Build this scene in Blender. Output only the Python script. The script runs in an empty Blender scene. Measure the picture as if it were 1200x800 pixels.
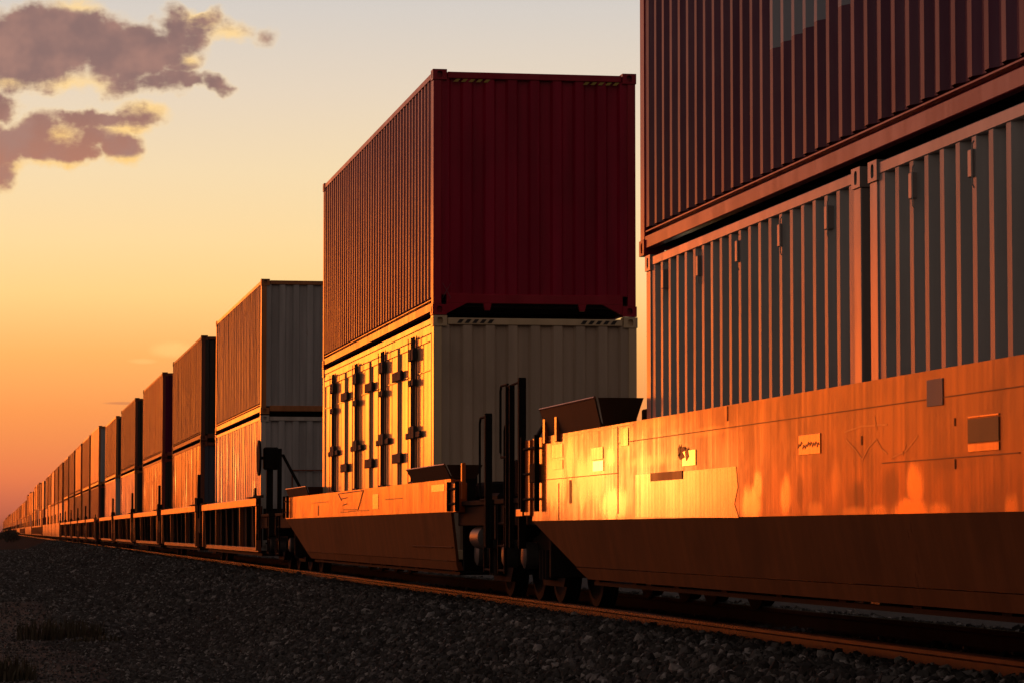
import bpy, bmesh, math, random
import numpy as np
from mathutils import Vector, Matrix, noise as mnoise
random.seed(7); rng = np.random.default_rng(7)
R = math.radians
scene = bpy.context.scene
col = scene.collection

# ------------------------------------------------------------------ camera
FPX, YAW, PIT = 3573.2, R(9.646), R(3.5572)        # focal length in photo pixels, yaw right of the track, pitch up
EYE = 0.6616                                       # eye height above the rail heads
cam = bpy.data.cameras.new('camera'); camo = bpy.data.objects.new('camera', cam); col.objects.link(camo)
cam.sensor_width = 36; cam.sensor_fit = 'HORIZONTAL'; cam.lens = FPX*36/1200
cam.clip_start = 0.5; cam.clip_end = 20000
camo.location = (0, 0, EYE); camo.rotation_euler = (R(90)+PIT, 0, -YAW)
scene.camera = camo
CM = Matrix.Rotation(-YAW, 3, 'Z') @ Matrix.Rotation(R(90)+PIT, 3, 'X')
def pdir(u, v):
    return (CM @ Vector(((u-600)/FPX, (400-v)/FPX, -1))).normalized()
def sky_xy(u, v):
    d = pdir(u, v); return d.x/d.y, d.z/d.y

SUN_AZ, SUN_EL = R(-11.8), R(1.0)                   # left of the track, just above the horizon
SUN = Vector((math.sin(SUN_AZ)*math.cos(SUN_EL), math.cos(SUN_AZ)*math.cos(SUN_EL), math.sin(SUN_EL)))

# ------------------------------------------------------------------ node helpers
def lin(c):
    return tuple(((x/255)/12.92 if x/255 <= .04045 else (((x/255)+.055)/1.055)**2.4) for x in c)
class NT:
    def __init__(s, tree): s.t = tree; s.n = tree.nodes; s.l = tree.links
    def new(s, typ, **kw):
        n = s.n.new(typ)
        for k, v in kw.items(): setattr(n, k, v)
        return n
    def put(s, sock, v):
        if hasattr(v, 'is_output') or isinstance(v, bpy.types.NodeSocket): s.l.new(v, sock)
        elif isinstance(v, (tuple, list)) and len(v) == 3 and sock.type == 'RGBA': sock.default_value = (*v, 1)
        else: sock.default_value = v
    def m(s, op, a, b=None, c=None, clamp=False):
        n = s.new('ShaderNodeMath', operation=op, use_clamp=clamp); s.put(n.inputs[0], a)
        if b is not None: s.put(n.inputs[1], b)
        if c is not None: s.put(n.inputs[2], c)
        return n.outputs[0]
    def smooth(s, v, a, b, lo=0.0, hi=1.0, interp='SMOOTHSTEP'):
        n = s.new('ShaderNodeMapRange', interpolation_type=interp); n.clamp = True if interp == 'LINEAR' else True
        s.put(n.inputs['Value'], v)
        for k, x in zip(('From Min', 'From Max', 'To Min', 'To Max'), (a, b, lo, hi)): s.put(n.inputs[k], x)
        return n.outputs[0]
    def mix(s, f, a, b, blend='MIX'):
        n = s.new('ShaderNodeMix', data_type='RGBA', blend_type=blend)
        s.put(n.inputs[0], f); s.put(n.inputs[6], a); s.put(n.inputs[7], b); return n.outputs[2]
    def noise(s, vec, scale, detail=4, rough=.55, dist=0.0):
        n = s.new('ShaderNodeTexNoise'); 
        if vec is not None: s.l.new(vec, n.inputs['Vector'])
        n.inputs['Scale'].default_value = scale; n.inputs['Detail'].default_value = detail
        n.inputs['Roughness'].default_value = rough; n.inputs['Distortion'].default_value = dist
        return n.outputs[0]
    def mapv(s, vec, scale=(1, 1, 1), loc=(0, 0, 0)):
        n = s.new('ShaderNodeMapping'); s.l.new(vec, n.inputs[0]); s.put(n.inputs['Location'], loc); s.put(n.inputs['Scale'], scale)
        return n.outputs[0]
    def ramp(s, f, stops):
        n = s.new('ShaderNodeValToRGB'); s.put(n.inputs[0], f); e = n.color_ramp.elements
        while len(e) < len(stops): e.new(.5)
        for el, (p, c) in zip(e, stops): el.position = p; el.color = (*c, 1)
        return n.outputs[0]

# ------------------------------------------------------------------ world: dusk sky with two lit clouds
def build_world():
    w = bpy.data.worlds.new('World'); scene.world = w; w.use_nodes = True
    w.node_tree.nodes.clear(); t = NT(w.node_tree)
    tc = t.new('ShaderNodeTexCoord'); sp = t.new('ShaderNodeSeparateXYZ'); t.l.new(tc.outputs['Generated'], sp.inputs[0])
    x, y, z = sp.outputs
    hl = t.m('SQRT', t.m('ADD', t.m('MULTIPLY', x, x), t.m('MULTIPLY', y, y)))
    hl = t.m('MAXIMUM', hl, 1e-4)
    el = t.m('MULTIPLY', t.m('ARCTAN2', z, hl), 180/math.pi)          # elevation in degrees
    sx, sy = math.sin(SUN_AZ), math.cos(SUN_AZ)
    ca = t.m('DIVIDE', t.m('ADD', t.m('MULTIPLY', x, sx), t.m('MULTIPLY', y, sy)), hl)
    az = t.m('MULTIPLY', t.m('ARCCOSINE', t.m('MINIMUM', t.m('MAXIMUM', ca, -1), 1)), 180/math.pi)   # degrees from the sun's bearing
    def degs(lst): return [((d+1)/41, lin(c)) for d, c in lst]
    f = t.m('DIVIDE', t.m('ADD', el, 1.0), 41.0, clamp=True)
    west = t.ramp(f, degs([(-1, (150, 78, 66)), (0, (183, 92, 74)), (.55, (207, 106, 78)), (1.0, (231, 122, 78)), (2.2, (249, 152, 84)), (3.3, (254, 181, 102)),
                           (4.4, (255, 210, 136)), (5.4, (253, 218, 158)), (6.7, (245, 219, 176)), (8.2, (231, 213, 190)), (9.8, (214, 206, 198)),
                           (13, (160, 160, 168)), (20, (96, 100, 114)), (32, (62, 66, 80)), (40, (52, 57, 72))]))
    east = t.ramp(f, degs([(-1, (52, 38, 34)), (2, (62, 48, 44)), (8, (78, 62, 56)), (18, (128, 108, 96)), (40, (128, 110, 102))]))
    s = t.smooth(az, 36, 85, 1, 0)
    sky = t.mix(s, east, west)
    # left of the picture: the band of sunset light round the low sun, strongest and most yellow short of the sun itself
    sa = t.m('MULTIPLY', t.m('ARCTAN2', x, y), 180/math.pi)            # signed bearing, left is negative
    fa = t.m('DIVIDE', t.m('ADD', sa, 80.0), 80.0, clamp=True)
    def at(lst): return [((d+80)/80, c) for d, c in lst]
    low = t.ramp(fa, at(SUNBAND))
    fe = t.m('DIVIDE', el, 40.0, clamp=True)
    hig = t.ramp(fe, [(0, (1.2, .27, .05)), (.12, (1.0, .28, .15)), (.22, (.80, .29, .20)), (.35, (.38, .17, .13)), (.55, (.14, .11, .12)), (1, (.05, .05, .065))])
    midb = t.ramp(fa, at(SUNMID))
    band = t.mix(t.smooth(el, .5, 2.4), low, midb)
    band = t.mix(t.smooth(el, 2.6, 7.5), band, hig)
    band = t.mix(t.smooth(sa, -75, -40), sky, band)
    sky = t.mix(t.smooth(sa, -1.3, -.05), band, sky)
    zen = t.smooth(el, 38, 80)
    sky = t.mix(zen, sky, lin((60, 58, 66)))
    # broad orange glow round the low sun (left of the picture)
    dot = t.new('ShaderNodeVectorMath', operation='DOT_PRODUCT'); t.l.new(tc.outputs['Generated'], dot.inputs[0]); dot.inputs[1].default_value = SUN
    ang = t.m('MULTIPLY', t.m('ARCCOSINE', t.m('MINIMUM', dot.outputs['Value'], 1.0)), 180/math.pi)
    g1 = t.m('EXPONENT', t.m('MULTIPLY', t.m('POWER', t.m('DIVIDE', ang, 5.0), 2), -1))
    g2 = t.m('EXPONENT', t.m('MULTIPLY', t.m('POWER', t.m('DIVIDE', ang, 1.05), 2), -1))
    glow = t.mix(1.0, t.mix(1.0, (1.0, .34, .07), g1, 'MULTIPLY'), (GLOW1,)*3, 'MULTIPLY')
    glow2 = t.mix(1.0, t.mix(1.0, (1.0, .42, .11), g2, 'MULTIPLY'), (GLOW2,)*3, 'MULTIPLY')
    up = t.smooth(el, -.1, .1)
    gl = t.mix(1.0, t.mix(1.0, glow, glow2, 'ADD'), up, 'MULTIPLY')
    # clouds, in tangent coordinates about the track's direction
    yy = t.m('MAXIMUM', y, .02)
    tx, tz = t.m('DIVIDE', x, yy), t.m('DIVIDE', z, yy)
    cv = t.new('ShaderNodeCombineXYZ'); t.l.new(tx, cv.inputs[0]); t.l.new(tz, cv.inputs[1])
    n1 = t.noise(cv.outputs[0], 85, 6, .6); n2 = t.noise(t.mapv(cv.outputs[0], (1, 1.6, 1), (3, 1, 2)), 300, 4, .6)
    nz = t.m('ADD', t.m('MULTIPLY', t.m('SUBTRACT', n1, .5), 2.3), t.m('MULTIPLY', t.m('SUBTRACT', n2, .5), .8))
    # ragged outlines: the cloud shapes are looked up through a fractal warp
    wa_ = t.noise(cv.outputs[0], 50, 4, .5); wb_ = t.noise(t.mapv(cv.outputs[0], (1, 1, 1), (5, 9, 4)), 62, 4, .5)
    tx0, tz0 = tx, tz
    tx = t.m('ADD', tx, t.m('MULTIPLY', t.m('SUBTRACT', wa_, .5), .026)); tz = t.m('ADD', tz, t.m('MULTIPLY', t.m('SUBTRACT', wb_, .5), .019))
    fld = None
    for (u, v, ru, rv, wt) in [(-20, 48, 85, 46, 1.0), (45, 52, 85, 48, 1.1), (110, 62, 65, 40, 1.0), (30, 88, 65, 22, .8), (150, 66, 40, 34, .9), (135, 98, 36, 16, .55), (178, 66, 34, 22, .8), (202, 32, 22, 26, .75),
                               (232, 32, 34, 18, .9), (222, 48, 30, 12, .6), (262, 38, 22, 14, .35), (305, 36, 14, 9, .2), (185, 52, 52, 26, .9), (216, 62, 30, 22, .7), (60, 40, 110, 40, 1.1), (236, 92, 26, 9, .5), (190, 92, 36, 14, .5), (105, 158, 40, 16, .8), (212, 84, 30, 12, .55), (262, 100, 18, 12, .6), (-2, 122, 26, 18, .75),
                               (-20, 178, 60, 44, 1.0), (40, 166, 55, 30, .9), (78, 176, 36, 18, .8), (120, 140, 44, 15, .85), (168, 136, 38, 20, .8), (140, 174, 36, 26, .9), (90, 142, 40, 14, .6), (-10, 205, 30, 20, .5)]:
        a, b = sky_xy(u, v); rx, rz = ru/FPX*.97, rv/FPX*.97
        q = t.m('ADD', t.m('POWER', t.m('DIVIDE', t.m('SUBTRACT', tx, a), rx), 2), t.m('POWER', t.m('DIVIDE', t.m('SUBTRACT', tz, b), rz), 2))
        e = t.m('MULTIPLY', t.m('SUBTRACT', 1.0, q), wt)
        e = t.m('MAXIMUM', e, -2.0)
        fld = e if fld is None else t.m('SMOOTH_MAX', fld, e, .25)
    dens = t.smooth(t.m('ADD', fld, t.m('MULTIPLY', nz, .40)), -.72, 1.0, interp='LINEAR')
    tx, tz = tx0, tz0
    body_lo, body_hi = lin((178, 122, 104)), lin((136, 108, 106))
    body = t.mix(t.smooth(el, 6.6, 8.6), body_lo, body_hi)
    body = t.mix(t.smooth(t.noise(cv.outputs[0], 60, 3), .35, .7), body, lin((166, 126, 116)))
    rim = t.mix(t.smooth(el, 6.4, 8.4), lin((255, 205, 120)), lin((255, 216, 150)))
    hl = None
    for (u, v, ru, rv) in [(236, 24, 26, 14), (268, 42, 26, 16), (92, 6, 26, 10), (90, 100, 40, 12), (176, 128, 32, 12), (150, 152, 34, 9), (70, 158, 22, 12), (60, 196, 50, 8), (150, 190, 26, 10), (10, 96, 20, 8), (222, 72, 14, 8)]:
        a, b = sky_xy(u, v)
        q = t.m('ADD', t.m('POWER', t.m('DIVIDE', t.m('SUBTRACT', tx, a), ru/FPX), 2), t.m('POWER', t.m('DIVIDE', t.m('SUBTRACT', tz, b), rv/FPX), 2))
        e = t.m('EXPONENT', t.m('MULTIPLY', q, -1)); hl = e if hl is None else t.m('MAXIMUM', hl, e)
    thick = t.m('ADD', dens, t.m('MULTIPLY', t.m('SUBTRACT', n2, .5), .25))
    bf = t.smooth(t.m('SUBTRACT', thick, t.m('MULTIPLY', hl, .36)), .2, .72)
    rim = t.mix(t.m('MULTIPLY', t.m('SUBTRACT', 1.0, hl), .55), rim, sky)
    cc = t.mix(bf, rim, body)
    sky = t.mix(t.smooth(dens, .08, .66), sky, cc)
    # two thin far streaks
    for (u, v, ru, rv, c, k) in [(200, 410, 30, 12, (255, 212, 130), .5), (142, 472, 26, 2.2, (196, 118, 84), .6), (168, 423, 20, 4, (255, 206, 126), .35)]:
        a, b = sky_xy(u, v)
        q = t.m('ADD', t.m('POWER', t.m('DIVIDE', t.m('SUBTRACT', tx, a), ru/FPX), 2), t.m('POWER', t.m('DIVIDE', t.m('SUBTRACT', tz, b), rv/FPX), 2))
        sky = t.mix(t.m('MULTIPLY', t.smooth(t.m('ADD', t.m('SUBTRACT', 1.0, q), t.m('MULTIPLY', nz, .5)), 0, 1), k), sky, lin(c))
    tot = t.mix(1.0, sky, gl, 'ADD')
    # the physical sky, very low sun, adds the last few percent of cool ambient
    ns = t.new('ShaderNodeTexSky', sky_type='NISHITA'); ns.sun_disc = False; ns.sun_elevation = SUN_EL; ns.sun_rotation = SUN_AZ
    b1 = t.new('ShaderNodeBackground'); t.l.new(tot, b1.inputs[0]); b1.inputs[1].default_value = 1.0
    b2 = t.new('ShaderNodeBackground'); t.l.new(ns.outputs[0], b2.inputs[0]); b2.inputs[1].default_value = 0.006
    ad = t.new('ShaderNodeAddShader'); t.l.new(b1.outputs[0], ad.inputs[0]); t.l.new(b2.outputs[0], ad.inputs[1])
    o = t.new('ShaderNodeOutputWorld'); t.l.new(ad.outputs[0], o.inputs[0])
    w.cycles.sampling_method = 'MANUAL'; w.cycles.sample_map_resolution = 4096
GLOW1, GLOW2 = 0.0, 4.0
SUNBAND = [(-80, (.08, .05, .045)), (-45, (.3, .06, .025)), (-27, (.9, .07, .004)), (-19, (2.5, .185, .004)), (-13, (5.3, .39, .009)), (-8.5, (4.2, .44, .018)), (-4, (3.2, .40, .022)), (-1.2, (2.6, .40, .035)), (0, (1.0, .30, .08))]
SUNMID = [(-80, (.08, .05, .05)), (-45, (.28, .08, .04)), (-27, (.8, .12, .02)), (-19, (2.2, .23, .014)), (-13, (4.4, .50, .024)), (-8.5, (8.0, 1.75, .10)), (-5, (6.2, 1.05, .09)), (-2.5, (3.3, .45, .06)), (0, (1.0, .40, .11))]
build_world()
sl = bpy.data.lights.new('sun', 'SUN'); sl.energy = 0.010; sl.angle = R(2.0); sl.color = (1, .32, .05)
so = bpy.data.objects.new('sun', sl); col.objects.link(so); so.rotation_euler = SUN.to_track_quat('Z', 'Y').to_euler()

# ------------------------------------------------------------------ materials
MATS = {}
def paint(name, base, rough=.38, coat=0.0, coat_rough=.1, streak=.35, rust=.0, rust_col=(.16, .06, .03), bump=.0, spec=.5, streak_scale=5.0, patch=None, metallic=0.0, grime=.25, gloss_var=.25, blots=None):
    """weathered paint: vertical streaks, soft grime, rust blooms; 'patch' = rectangles of lettering paint (y0,y1,z0,z1,colour)"""
    m = bpy.data.materials.new(name); m.use_nodes = True; t = NT(m.node_tree)
    bs = t.n['Principled BSDF']
    tc = t.new('ShaderNodeTexCoord'); oi = t.new('ShaderNodeObjectInfo')
    off = t.new('ShaderNodeVectorMath', operation='ADD'); t.l.new(tc.outputs['Object'], off.inputs[0])
    cb = t.new('ShaderNodeCombineXYZ'); k = t.m('MULTIPLY', oi.outputs['Random'], 57.0)
    for i in range(3): t.l.new(k, cb.inputs[i])
    t.l.new(cb.outputs[0], off.inputs[1]); P = off.outputs[0]
    st = t.noise(t.mapv(P, (streak_scale, streak_scale, .35)), 1.0, 5, .6)
    gr = t.noise(P, 1.1, 5, .62)
    fine = t.noise(P, 38.0, 3, .6)
    c0 = tuple(base); dk = tuple(b*.55 for b in base); lt = tuple(min(1, b*1.25+.004) for b in base)
    c = t.mix(t.smooth(st, .36, .68), dk, lt); c = t.mix(1-streak, c, c0)
    c = t.mix(t.m('MULTIPLY', t.smooth(gr, .45, .75), grime), c, tuple(b*.4+.004 for b in base))
    if patch:
        sp = t.new('ShaderNodeSeparateXYZ'); t.l.new(tc.outputs['Object'], sp.inputs[0])
        for (y0, y1, z0, z1, pc) in patch:
            a = t.m('MULTIPLY', t.m('GREATER_THAN', sp.outputs[1], y0), t.m('LESS_THAN', sp.outputs[1], y1))
            b = t.m('MULTIPLY', t.m('GREATER_THAN', sp.outputs[2], z0), t.m('LESS_THAN', sp.outputs[2], z1))
            c = t.mix(t.m('MULTIPLY', a, b), c, pc)
    bl = dk_ = None
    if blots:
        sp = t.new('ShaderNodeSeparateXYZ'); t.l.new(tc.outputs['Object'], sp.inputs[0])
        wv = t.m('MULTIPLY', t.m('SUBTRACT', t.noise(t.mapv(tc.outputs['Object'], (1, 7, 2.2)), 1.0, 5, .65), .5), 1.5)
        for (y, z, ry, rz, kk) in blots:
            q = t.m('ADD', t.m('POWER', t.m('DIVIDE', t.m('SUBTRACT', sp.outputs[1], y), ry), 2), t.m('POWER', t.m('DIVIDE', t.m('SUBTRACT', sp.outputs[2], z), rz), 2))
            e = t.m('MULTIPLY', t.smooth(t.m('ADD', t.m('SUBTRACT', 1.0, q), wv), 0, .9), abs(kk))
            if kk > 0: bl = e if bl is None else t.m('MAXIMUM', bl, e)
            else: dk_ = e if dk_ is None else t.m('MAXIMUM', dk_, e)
        c = t.mix(bl, c, (.70, .36, .07)); c = t.mix(dk_, c, (.10, .03, .012))  # bright blots put reflected glints into the colour, over glossier paint
    rm = None
    if rust > 0:
        rn = t.noise(t.mapv(P, (2.2, 2.2, .8)), 1.6, 7, .68)
        rm = t.smooth(t.m('ADD', rn, t.m('MULTIPLY', t.m('SUBTRACT', st, .5), .5)), .74-rust*.36, .80-rust*.24)
        rc = t.mix(t.smooth(fine, .35, .7), rust_col, tuple(x*1.9 for x in rust_col))
        c = t.mix(rm, c, rc)
    t.l.new(c, bs.inputs['Base Color'])
    rr = t.m('ADD', rough-.10, t.m('ADD', t.m('MULTIPLY', st, .12), t.m('MULTIPLY', gr, .10)))
    if rm is not None: rr = t.m('ADD', rr, t.m('MULTIPLY', rm, .3))
    if bl is not None:
        rr = t.m('ADD', t.m('MULTIPLY', rr, t.m('SUBTRACT', 1.0, bl)), t.m('MULTIPLY', bl, .14))
        t.l.new(t.m('MULTIPLY', bl, .45), bs.inputs['Metallic'])
    t.l.new(rr, bs.inputs['Roughness'])
    bs.inputs['Specular IOR Level'].default_value = spec
    if bl is None: bs.inputs['Metallic'].default_value = metallic
    if coat:
        st2 = t.noise(t.mapv(P, (streak_scale*3.1, streak_scale*3.1, .6)), 1.0, 4, .65); blot = t.noise(P, 2.3, 6, .7)
        cw = t.m('MULTIPLY', t.smooth(st, .3, .7, coat*.5, coat), t.m('ADD', t.smooth(st2, .32, .62, gloss_var, .0), 1.0-gloss_var))
        cw = t.m('MULTIPLY', cw, t.smooth(blot, .36, .58, 1.0-gloss_var, 1.0))
        if rm is not None: cw = t.m('MULTIPLY', cw, t.m('SUBTRACT', 1.0, rm))
        if bl is not None: cw = t.m('MULTIPLY', t.m('MAXIMUM', cw, bl), t.m('SUBTRACT', 1.0, dk_))
        t.l.new(cw, bs.inputs['Coat Weight']); 
        t.l.new(t.m('ADD', coat_rough*.5, t.m('MULTIPLY', gr, coat_rough)), bs.inputs['Coat Roughness'])
    if bump:
        b = t.new('ShaderNodeBump'); b.inputs['Strength'].default_value = 1.0; b.inputs['Distance'].default_value = bump
        h = t.m('ADD', t.m('MULTIPLY', gr, 1.0), t.m('ADD', t.m('MULTIPLY', fine, .012), t.m('MULTIPLY', st, .25)))
        t.l.new(h, b.inputs['Height']); t.l.new(b.outputs[0], bs.inputs['Normal'])
    MATS[name] = m; return m

M_maroon = paint('maroon_paint', (.12, .003, .045), .36, coat=.34, coat_rough=.10, spec=.1, streak=.3, rust=.03, bump=.0)
M_maroonL = paint('maroon_lettered_paint', (.12, .003, .055), .36, coat=.34, coat_rough=.10, spec=.1, streak=.3, rust=.0, bump=.0,
                  patch=[(6.74, 8.10, 1.02, 2.6, (.30, .34, .40)), (6.18, 6.44, 1.02, 2.6, (.30, .34, .40))])
M_red = paint('deep_red_paint', (.34, .002, .036), .36, coat=.34, coat_rough=.14, spec=.2, streak=.45, rust=.1, bump=.0)
M_redframe = paint('red_frame_paint', (.36, .006, .03), .40, coat=.8, coat_rough=.12, spec=.2, streak=.25, rust=.08)
M_grey = paint('slate_grey_paint', (.37, .385, .38), .38, coat=.5, coat_rough=.14, spec=.2, streak=.25, rust=.02, bump=.002)
M_greyframe = paint('grey_frame_paint', (.36, .34, .32), .36, coat=1, coat_rough=.12, streak=.25, rust=.08)
M_cream = paint('cream_paint', (.66, .52, .32), .30, coat=1, coat_rough=.06, streak=.18, rust=.02, grime=.15, bump=.001)
M_creamend = paint('cream_end_paint', (.50, .40, .30), .42, streak=.3, rust=.09, grime=.35)
M_palegrey = paint('pale_grey_paint', (.42, .42, .42), .46, coat=.22, coat_rough=.2, streak=.45, rust=.10, bump=.003)
M_greybrown = paint('weathered_grey_brown_paint', (.26, .12, .085), .5, coat=.34, coat_rough=.2, streak=.6, rust=.22, bump=.003)
M_palew = paint('dusty_white_paint', (.52, .49, .44), .36, coat=1, coat_rough=.12, streak=.5, rust=.12, bump=.003)
M_rust = paint('rust_brown_paint', (.19, .042, .014), .5, coat=.26, coat_rough=.2, streak=.5, rust=.3, bump=.003)
M_redbrown = paint('red_brown_paint', (.28, .035, .016), .48, coat=.34, coat_rough=.2, streak=.5, rust=.2, bump=.003)
M_ochre = paint('ochre_paint', (.44, .17, .05), .36, coat=1, coat_rough=.12, streak=.45, rust=.12, bump=.003)
M_blue = paint('dull_blue_paint', (.06, .08, .12), .36, coat=.6, coat_rough=.2, streak=.4, rust=.15, bump=.003)
M_orange = paint('wagon_orange_paint', (.48, .09, .010), .40, coat=1, coat_rough=.10, spec=.25, streak=.22, rust=.06, rust_col=(.12, .045, .02), bump=.0016, gloss_var=.42, streak_scale=9, grime=.3)
M_orangeA = paint('wagon_orange_glint_paint', (.48, .09, .010), .40, coat=1, coat_rough=.10, spec=.25, streak=.22, rust=.06, rust_col=(.12, .045, .02), bump=.0014, gloss_var=.42, streak_scale=9, grime=.3,
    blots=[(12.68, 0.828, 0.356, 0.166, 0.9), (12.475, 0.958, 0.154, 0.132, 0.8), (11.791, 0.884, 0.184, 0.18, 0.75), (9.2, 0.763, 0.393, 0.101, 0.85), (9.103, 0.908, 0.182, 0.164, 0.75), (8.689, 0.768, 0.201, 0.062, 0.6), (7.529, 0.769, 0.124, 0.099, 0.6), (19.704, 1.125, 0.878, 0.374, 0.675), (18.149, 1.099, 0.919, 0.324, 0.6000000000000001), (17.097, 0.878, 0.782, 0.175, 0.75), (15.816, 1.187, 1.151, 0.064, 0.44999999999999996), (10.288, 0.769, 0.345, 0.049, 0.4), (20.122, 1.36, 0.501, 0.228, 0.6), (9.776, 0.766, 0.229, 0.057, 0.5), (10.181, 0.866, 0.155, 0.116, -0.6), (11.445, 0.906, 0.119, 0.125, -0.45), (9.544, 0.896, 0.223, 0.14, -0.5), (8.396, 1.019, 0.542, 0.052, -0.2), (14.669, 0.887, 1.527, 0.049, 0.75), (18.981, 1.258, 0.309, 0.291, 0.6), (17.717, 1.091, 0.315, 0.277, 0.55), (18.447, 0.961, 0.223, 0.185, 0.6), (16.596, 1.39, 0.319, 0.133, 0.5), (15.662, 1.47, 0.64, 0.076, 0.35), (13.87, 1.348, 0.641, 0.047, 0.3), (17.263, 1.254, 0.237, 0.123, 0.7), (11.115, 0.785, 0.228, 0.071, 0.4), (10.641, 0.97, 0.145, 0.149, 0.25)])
M_orangeshade = paint('wagon_orange_shaded_paint', (.20, .065, .02), .7, streak=.4, rust=.2, rust_col=(.10, .04, .02), bump=.002, grime=.5, spec=.12)  # the orange paint, dirtied, with shade under the fold put into the colour
M_scratch = paint('scratched_paint', (.62, .22, .05), .4, coat=.8, coat_rough=.12, streak=.3)
M_patch = paint('bright_yellow_orange', (.70, .34, .07), .22, coat=1, coat_rough=.10, streak=.7, bump=.0012, streak_scale=12, metallic=.3)  # smooth patch and plate colour, lightened to paint in reflected sun glow
M_smooth = paint('reflector_foil', (.9, .78, .5), .10, metallic=.8, coat=1, coat_rough=.03, streak=.3, bump=.0006)
M_plate = paint('dull_grey_plate', (.34, .30, .27), .5, streak=.3, grime=.5)
M_olive = paint('olive_plate', (.16, .12, .03), .45, streak=.3, grime=.5)
M_truss = paint('truss_brown_orange', (.36, .10, .03), .38, coat=.9, coat_rough=.12, streak=.5, rust=.3, bump=.002)
M_black = paint('sooty_black_steel', (.007, .006, .0055), .75, streak=.4, rust=.1, rust_col=(.022, .011, .008), spec=.12)
M_darkbrown = paint('dark_brown_guard_steel', (.085, .042, .022), .6, streak=.4, rust=.2, rust_col=(.05, .02, .01), spec=.3)
M_steel = paint('grey_steel', (.16, .15, .14), .45, streak=.4, rust=.25, metallic=.3)
M_door_dark = paint('door_gear_grey', (.05, .05, .055), .6, streak=.3, rust=.05, spec=.15)
M_yellow = paint('hazard_yellow', (.42, .30, .05), .5, streak=.3)
M_blackp = paint('hazard_black', (.02, .018, .016), .5, streak=.2)
M_chalk = paint('chalk_white', (.20, .10, .11), .8, streak=.3)
M_hose = paint('black_rubber', (.012, .012, .012), .5)
M_wood = paint('creosoted_timber', (.035, .027, .021), .9, streak=.5, streak_scale=3, spec=.05)
M_void = paint('dark_recess', (.01, .008, .008), .9)
def rail_mat():
    m = bpy.data.materials.new('rail_steel'); m.use_nodes = True; t = NT(m.node_tree); bs = t.n['Principled BSDF']
    tc = t.new('ShaderNodeTexCoord'); sp = t.new('ShaderNodeSeparateXYZ'); t.l.new(tc.outputs['Object'], sp.inputs[0])
    n = t.noise(tc.outputs['Object'], 6, 5)
    top = t.m('GREATER_THAN', sp.outputs[2], -.003)
    c = t.mix(t.smooth(n, .3, .7), (.07, .022, .009), (.13, .042, .016)); c = t.mix(top, c, (.10, .06, .04))
    t.l.new(c, bs.inputs['Base Color']); t.l.new(t.mix(top, (.60,)*3, (.45,)*3), bs.inputs['Roughness']); t.l.new(t.m('MULTIPLY', top, .2), bs.inputs['Metallic']); bs.inputs['Specular IOR Level'].default_value = .2; bs.inputs['Coat Roughness'].default_value = .17
    t.l.new(t.m('MULTIPLY', t.smooth(n, .25, .6, .55, 1), t.m('SUBTRACT', 1.0, top)), bs.inputs['Coat Weight'])
    return m
M_rail = rail_mat(); M_farrail = paint('shaded_rusty_rail_steel', (.06, .022, .010), .8, streak=.3, spec=.1)  # far rail: rusty, darker copy with shade under the wagons put into its colour
def stone_mat():
    m = bpy.data.materials.new('ballast_stone'); m.use_nodes = True; t = NT(m.node_tree); bs = t.n['Principled BSDF']
    oi = t.new('ShaderNodeObjectInfo'); tc = t.new('ShaderNodeTexCoord')
    c = t.ramp(oi.outputs['Random'], [(0, (.035, .035, .034)), (.55, (.085, .084, .08)), (.88, (.16, .158, .15)), (1, (.42, .41, .39))])
    n = t.noise(tc.outputs['Object'], 3, 4); c = t.mix(t.smooth(n, .3, .7, 0, .5), c, (.05, .049, .046))
    t.l.new(c, bs.inputs['Base Color']); bs.inputs['Roughness'].default_value = .9; bs.inputs['Specular IOR Level'].default_value = .06
    return m
M_stone = stone_mat()
def ground_mat():
    m = bpy.data.materials.new('ground_gravel_and_dirt'); m.use_nodes = True; t = NT(m.node_tree); bs = t.n['Principled BSDF']
    g = t.new('ShaderNodeNewGeometry'); P = g.outputs['Position']
    v = t.new('ShaderNodeTexVoronoi'); v.inputs['Scale'].default_value = 14; t.l.new(P, v.inputs['Vector'])
    c = t.mix(t.noise(P, 9, 4), (.02, .02, .02), (.05, .05, .05))
    vc = t.new('ShaderNodeSeparateColor'); t.l.new(v.outputs['Color'], vc.inputs[0])
    c = t.mix(vc.outputs[0], c, (.07, .07, .07))
    dirt = t.smooth(t.noise(P, .8, 5), .30, .50)
    sp = t.new('ShaderNodeSeparateXYZ'); t.l.new(P, sp.inputs[0])
    dm = t.m('MULTIPLY', t.smooth(sp.outputs[0], .5, 1.5, 1, 0), dirt)
    c = t.mix(dm, c, t.mix(t.noise(P, 3, 5), (.09, .076, .062), (.17, .145, .12)))
    c = t.mix(t.smooth(sp.outputs[1], 150, 300), c, t.mix(t.noise(P, .08, 5), (.008, .0075, .006), (.02, .018, .014)))
    t.l.new(c, bs.inputs['Base Color']); bs.inputs['Roughness'].default_value = .95; bs.inputs['Specular IOR Level'].default_value = .1
    b = t.new('ShaderNodeBump'); b.inputs['Distance'].default_value = .03; t.l.new(v.outputs['Distance'], b.inputs['Height']); t.l.new(b.outputs[0], bs.inputs['Normal'])
    return m
M_ground = ground_mat()
def leaf_mat(name, a, b):
    m = bpy.data.materials.new(name); m.use_nodes = True; t = NT(m.node_tree); bs = t.n['Principled BSDF']
    g = t.new('ShaderNodeNewGeometry'); t.l.new(t.mix(t.noise(g.outputs['Position'], 4, 3), a, b), bs.inputs['Base Color'])
    bs.inputs['Roughness'].default_value = .8; return m
M_weed = leaf_mat('dry_weed', (.05, .042, .022), (.09, .075, .04))
M_bush = leaf_mat('scrub_leaf', (.03, .03, .018), (.05, .045, .025))

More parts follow.
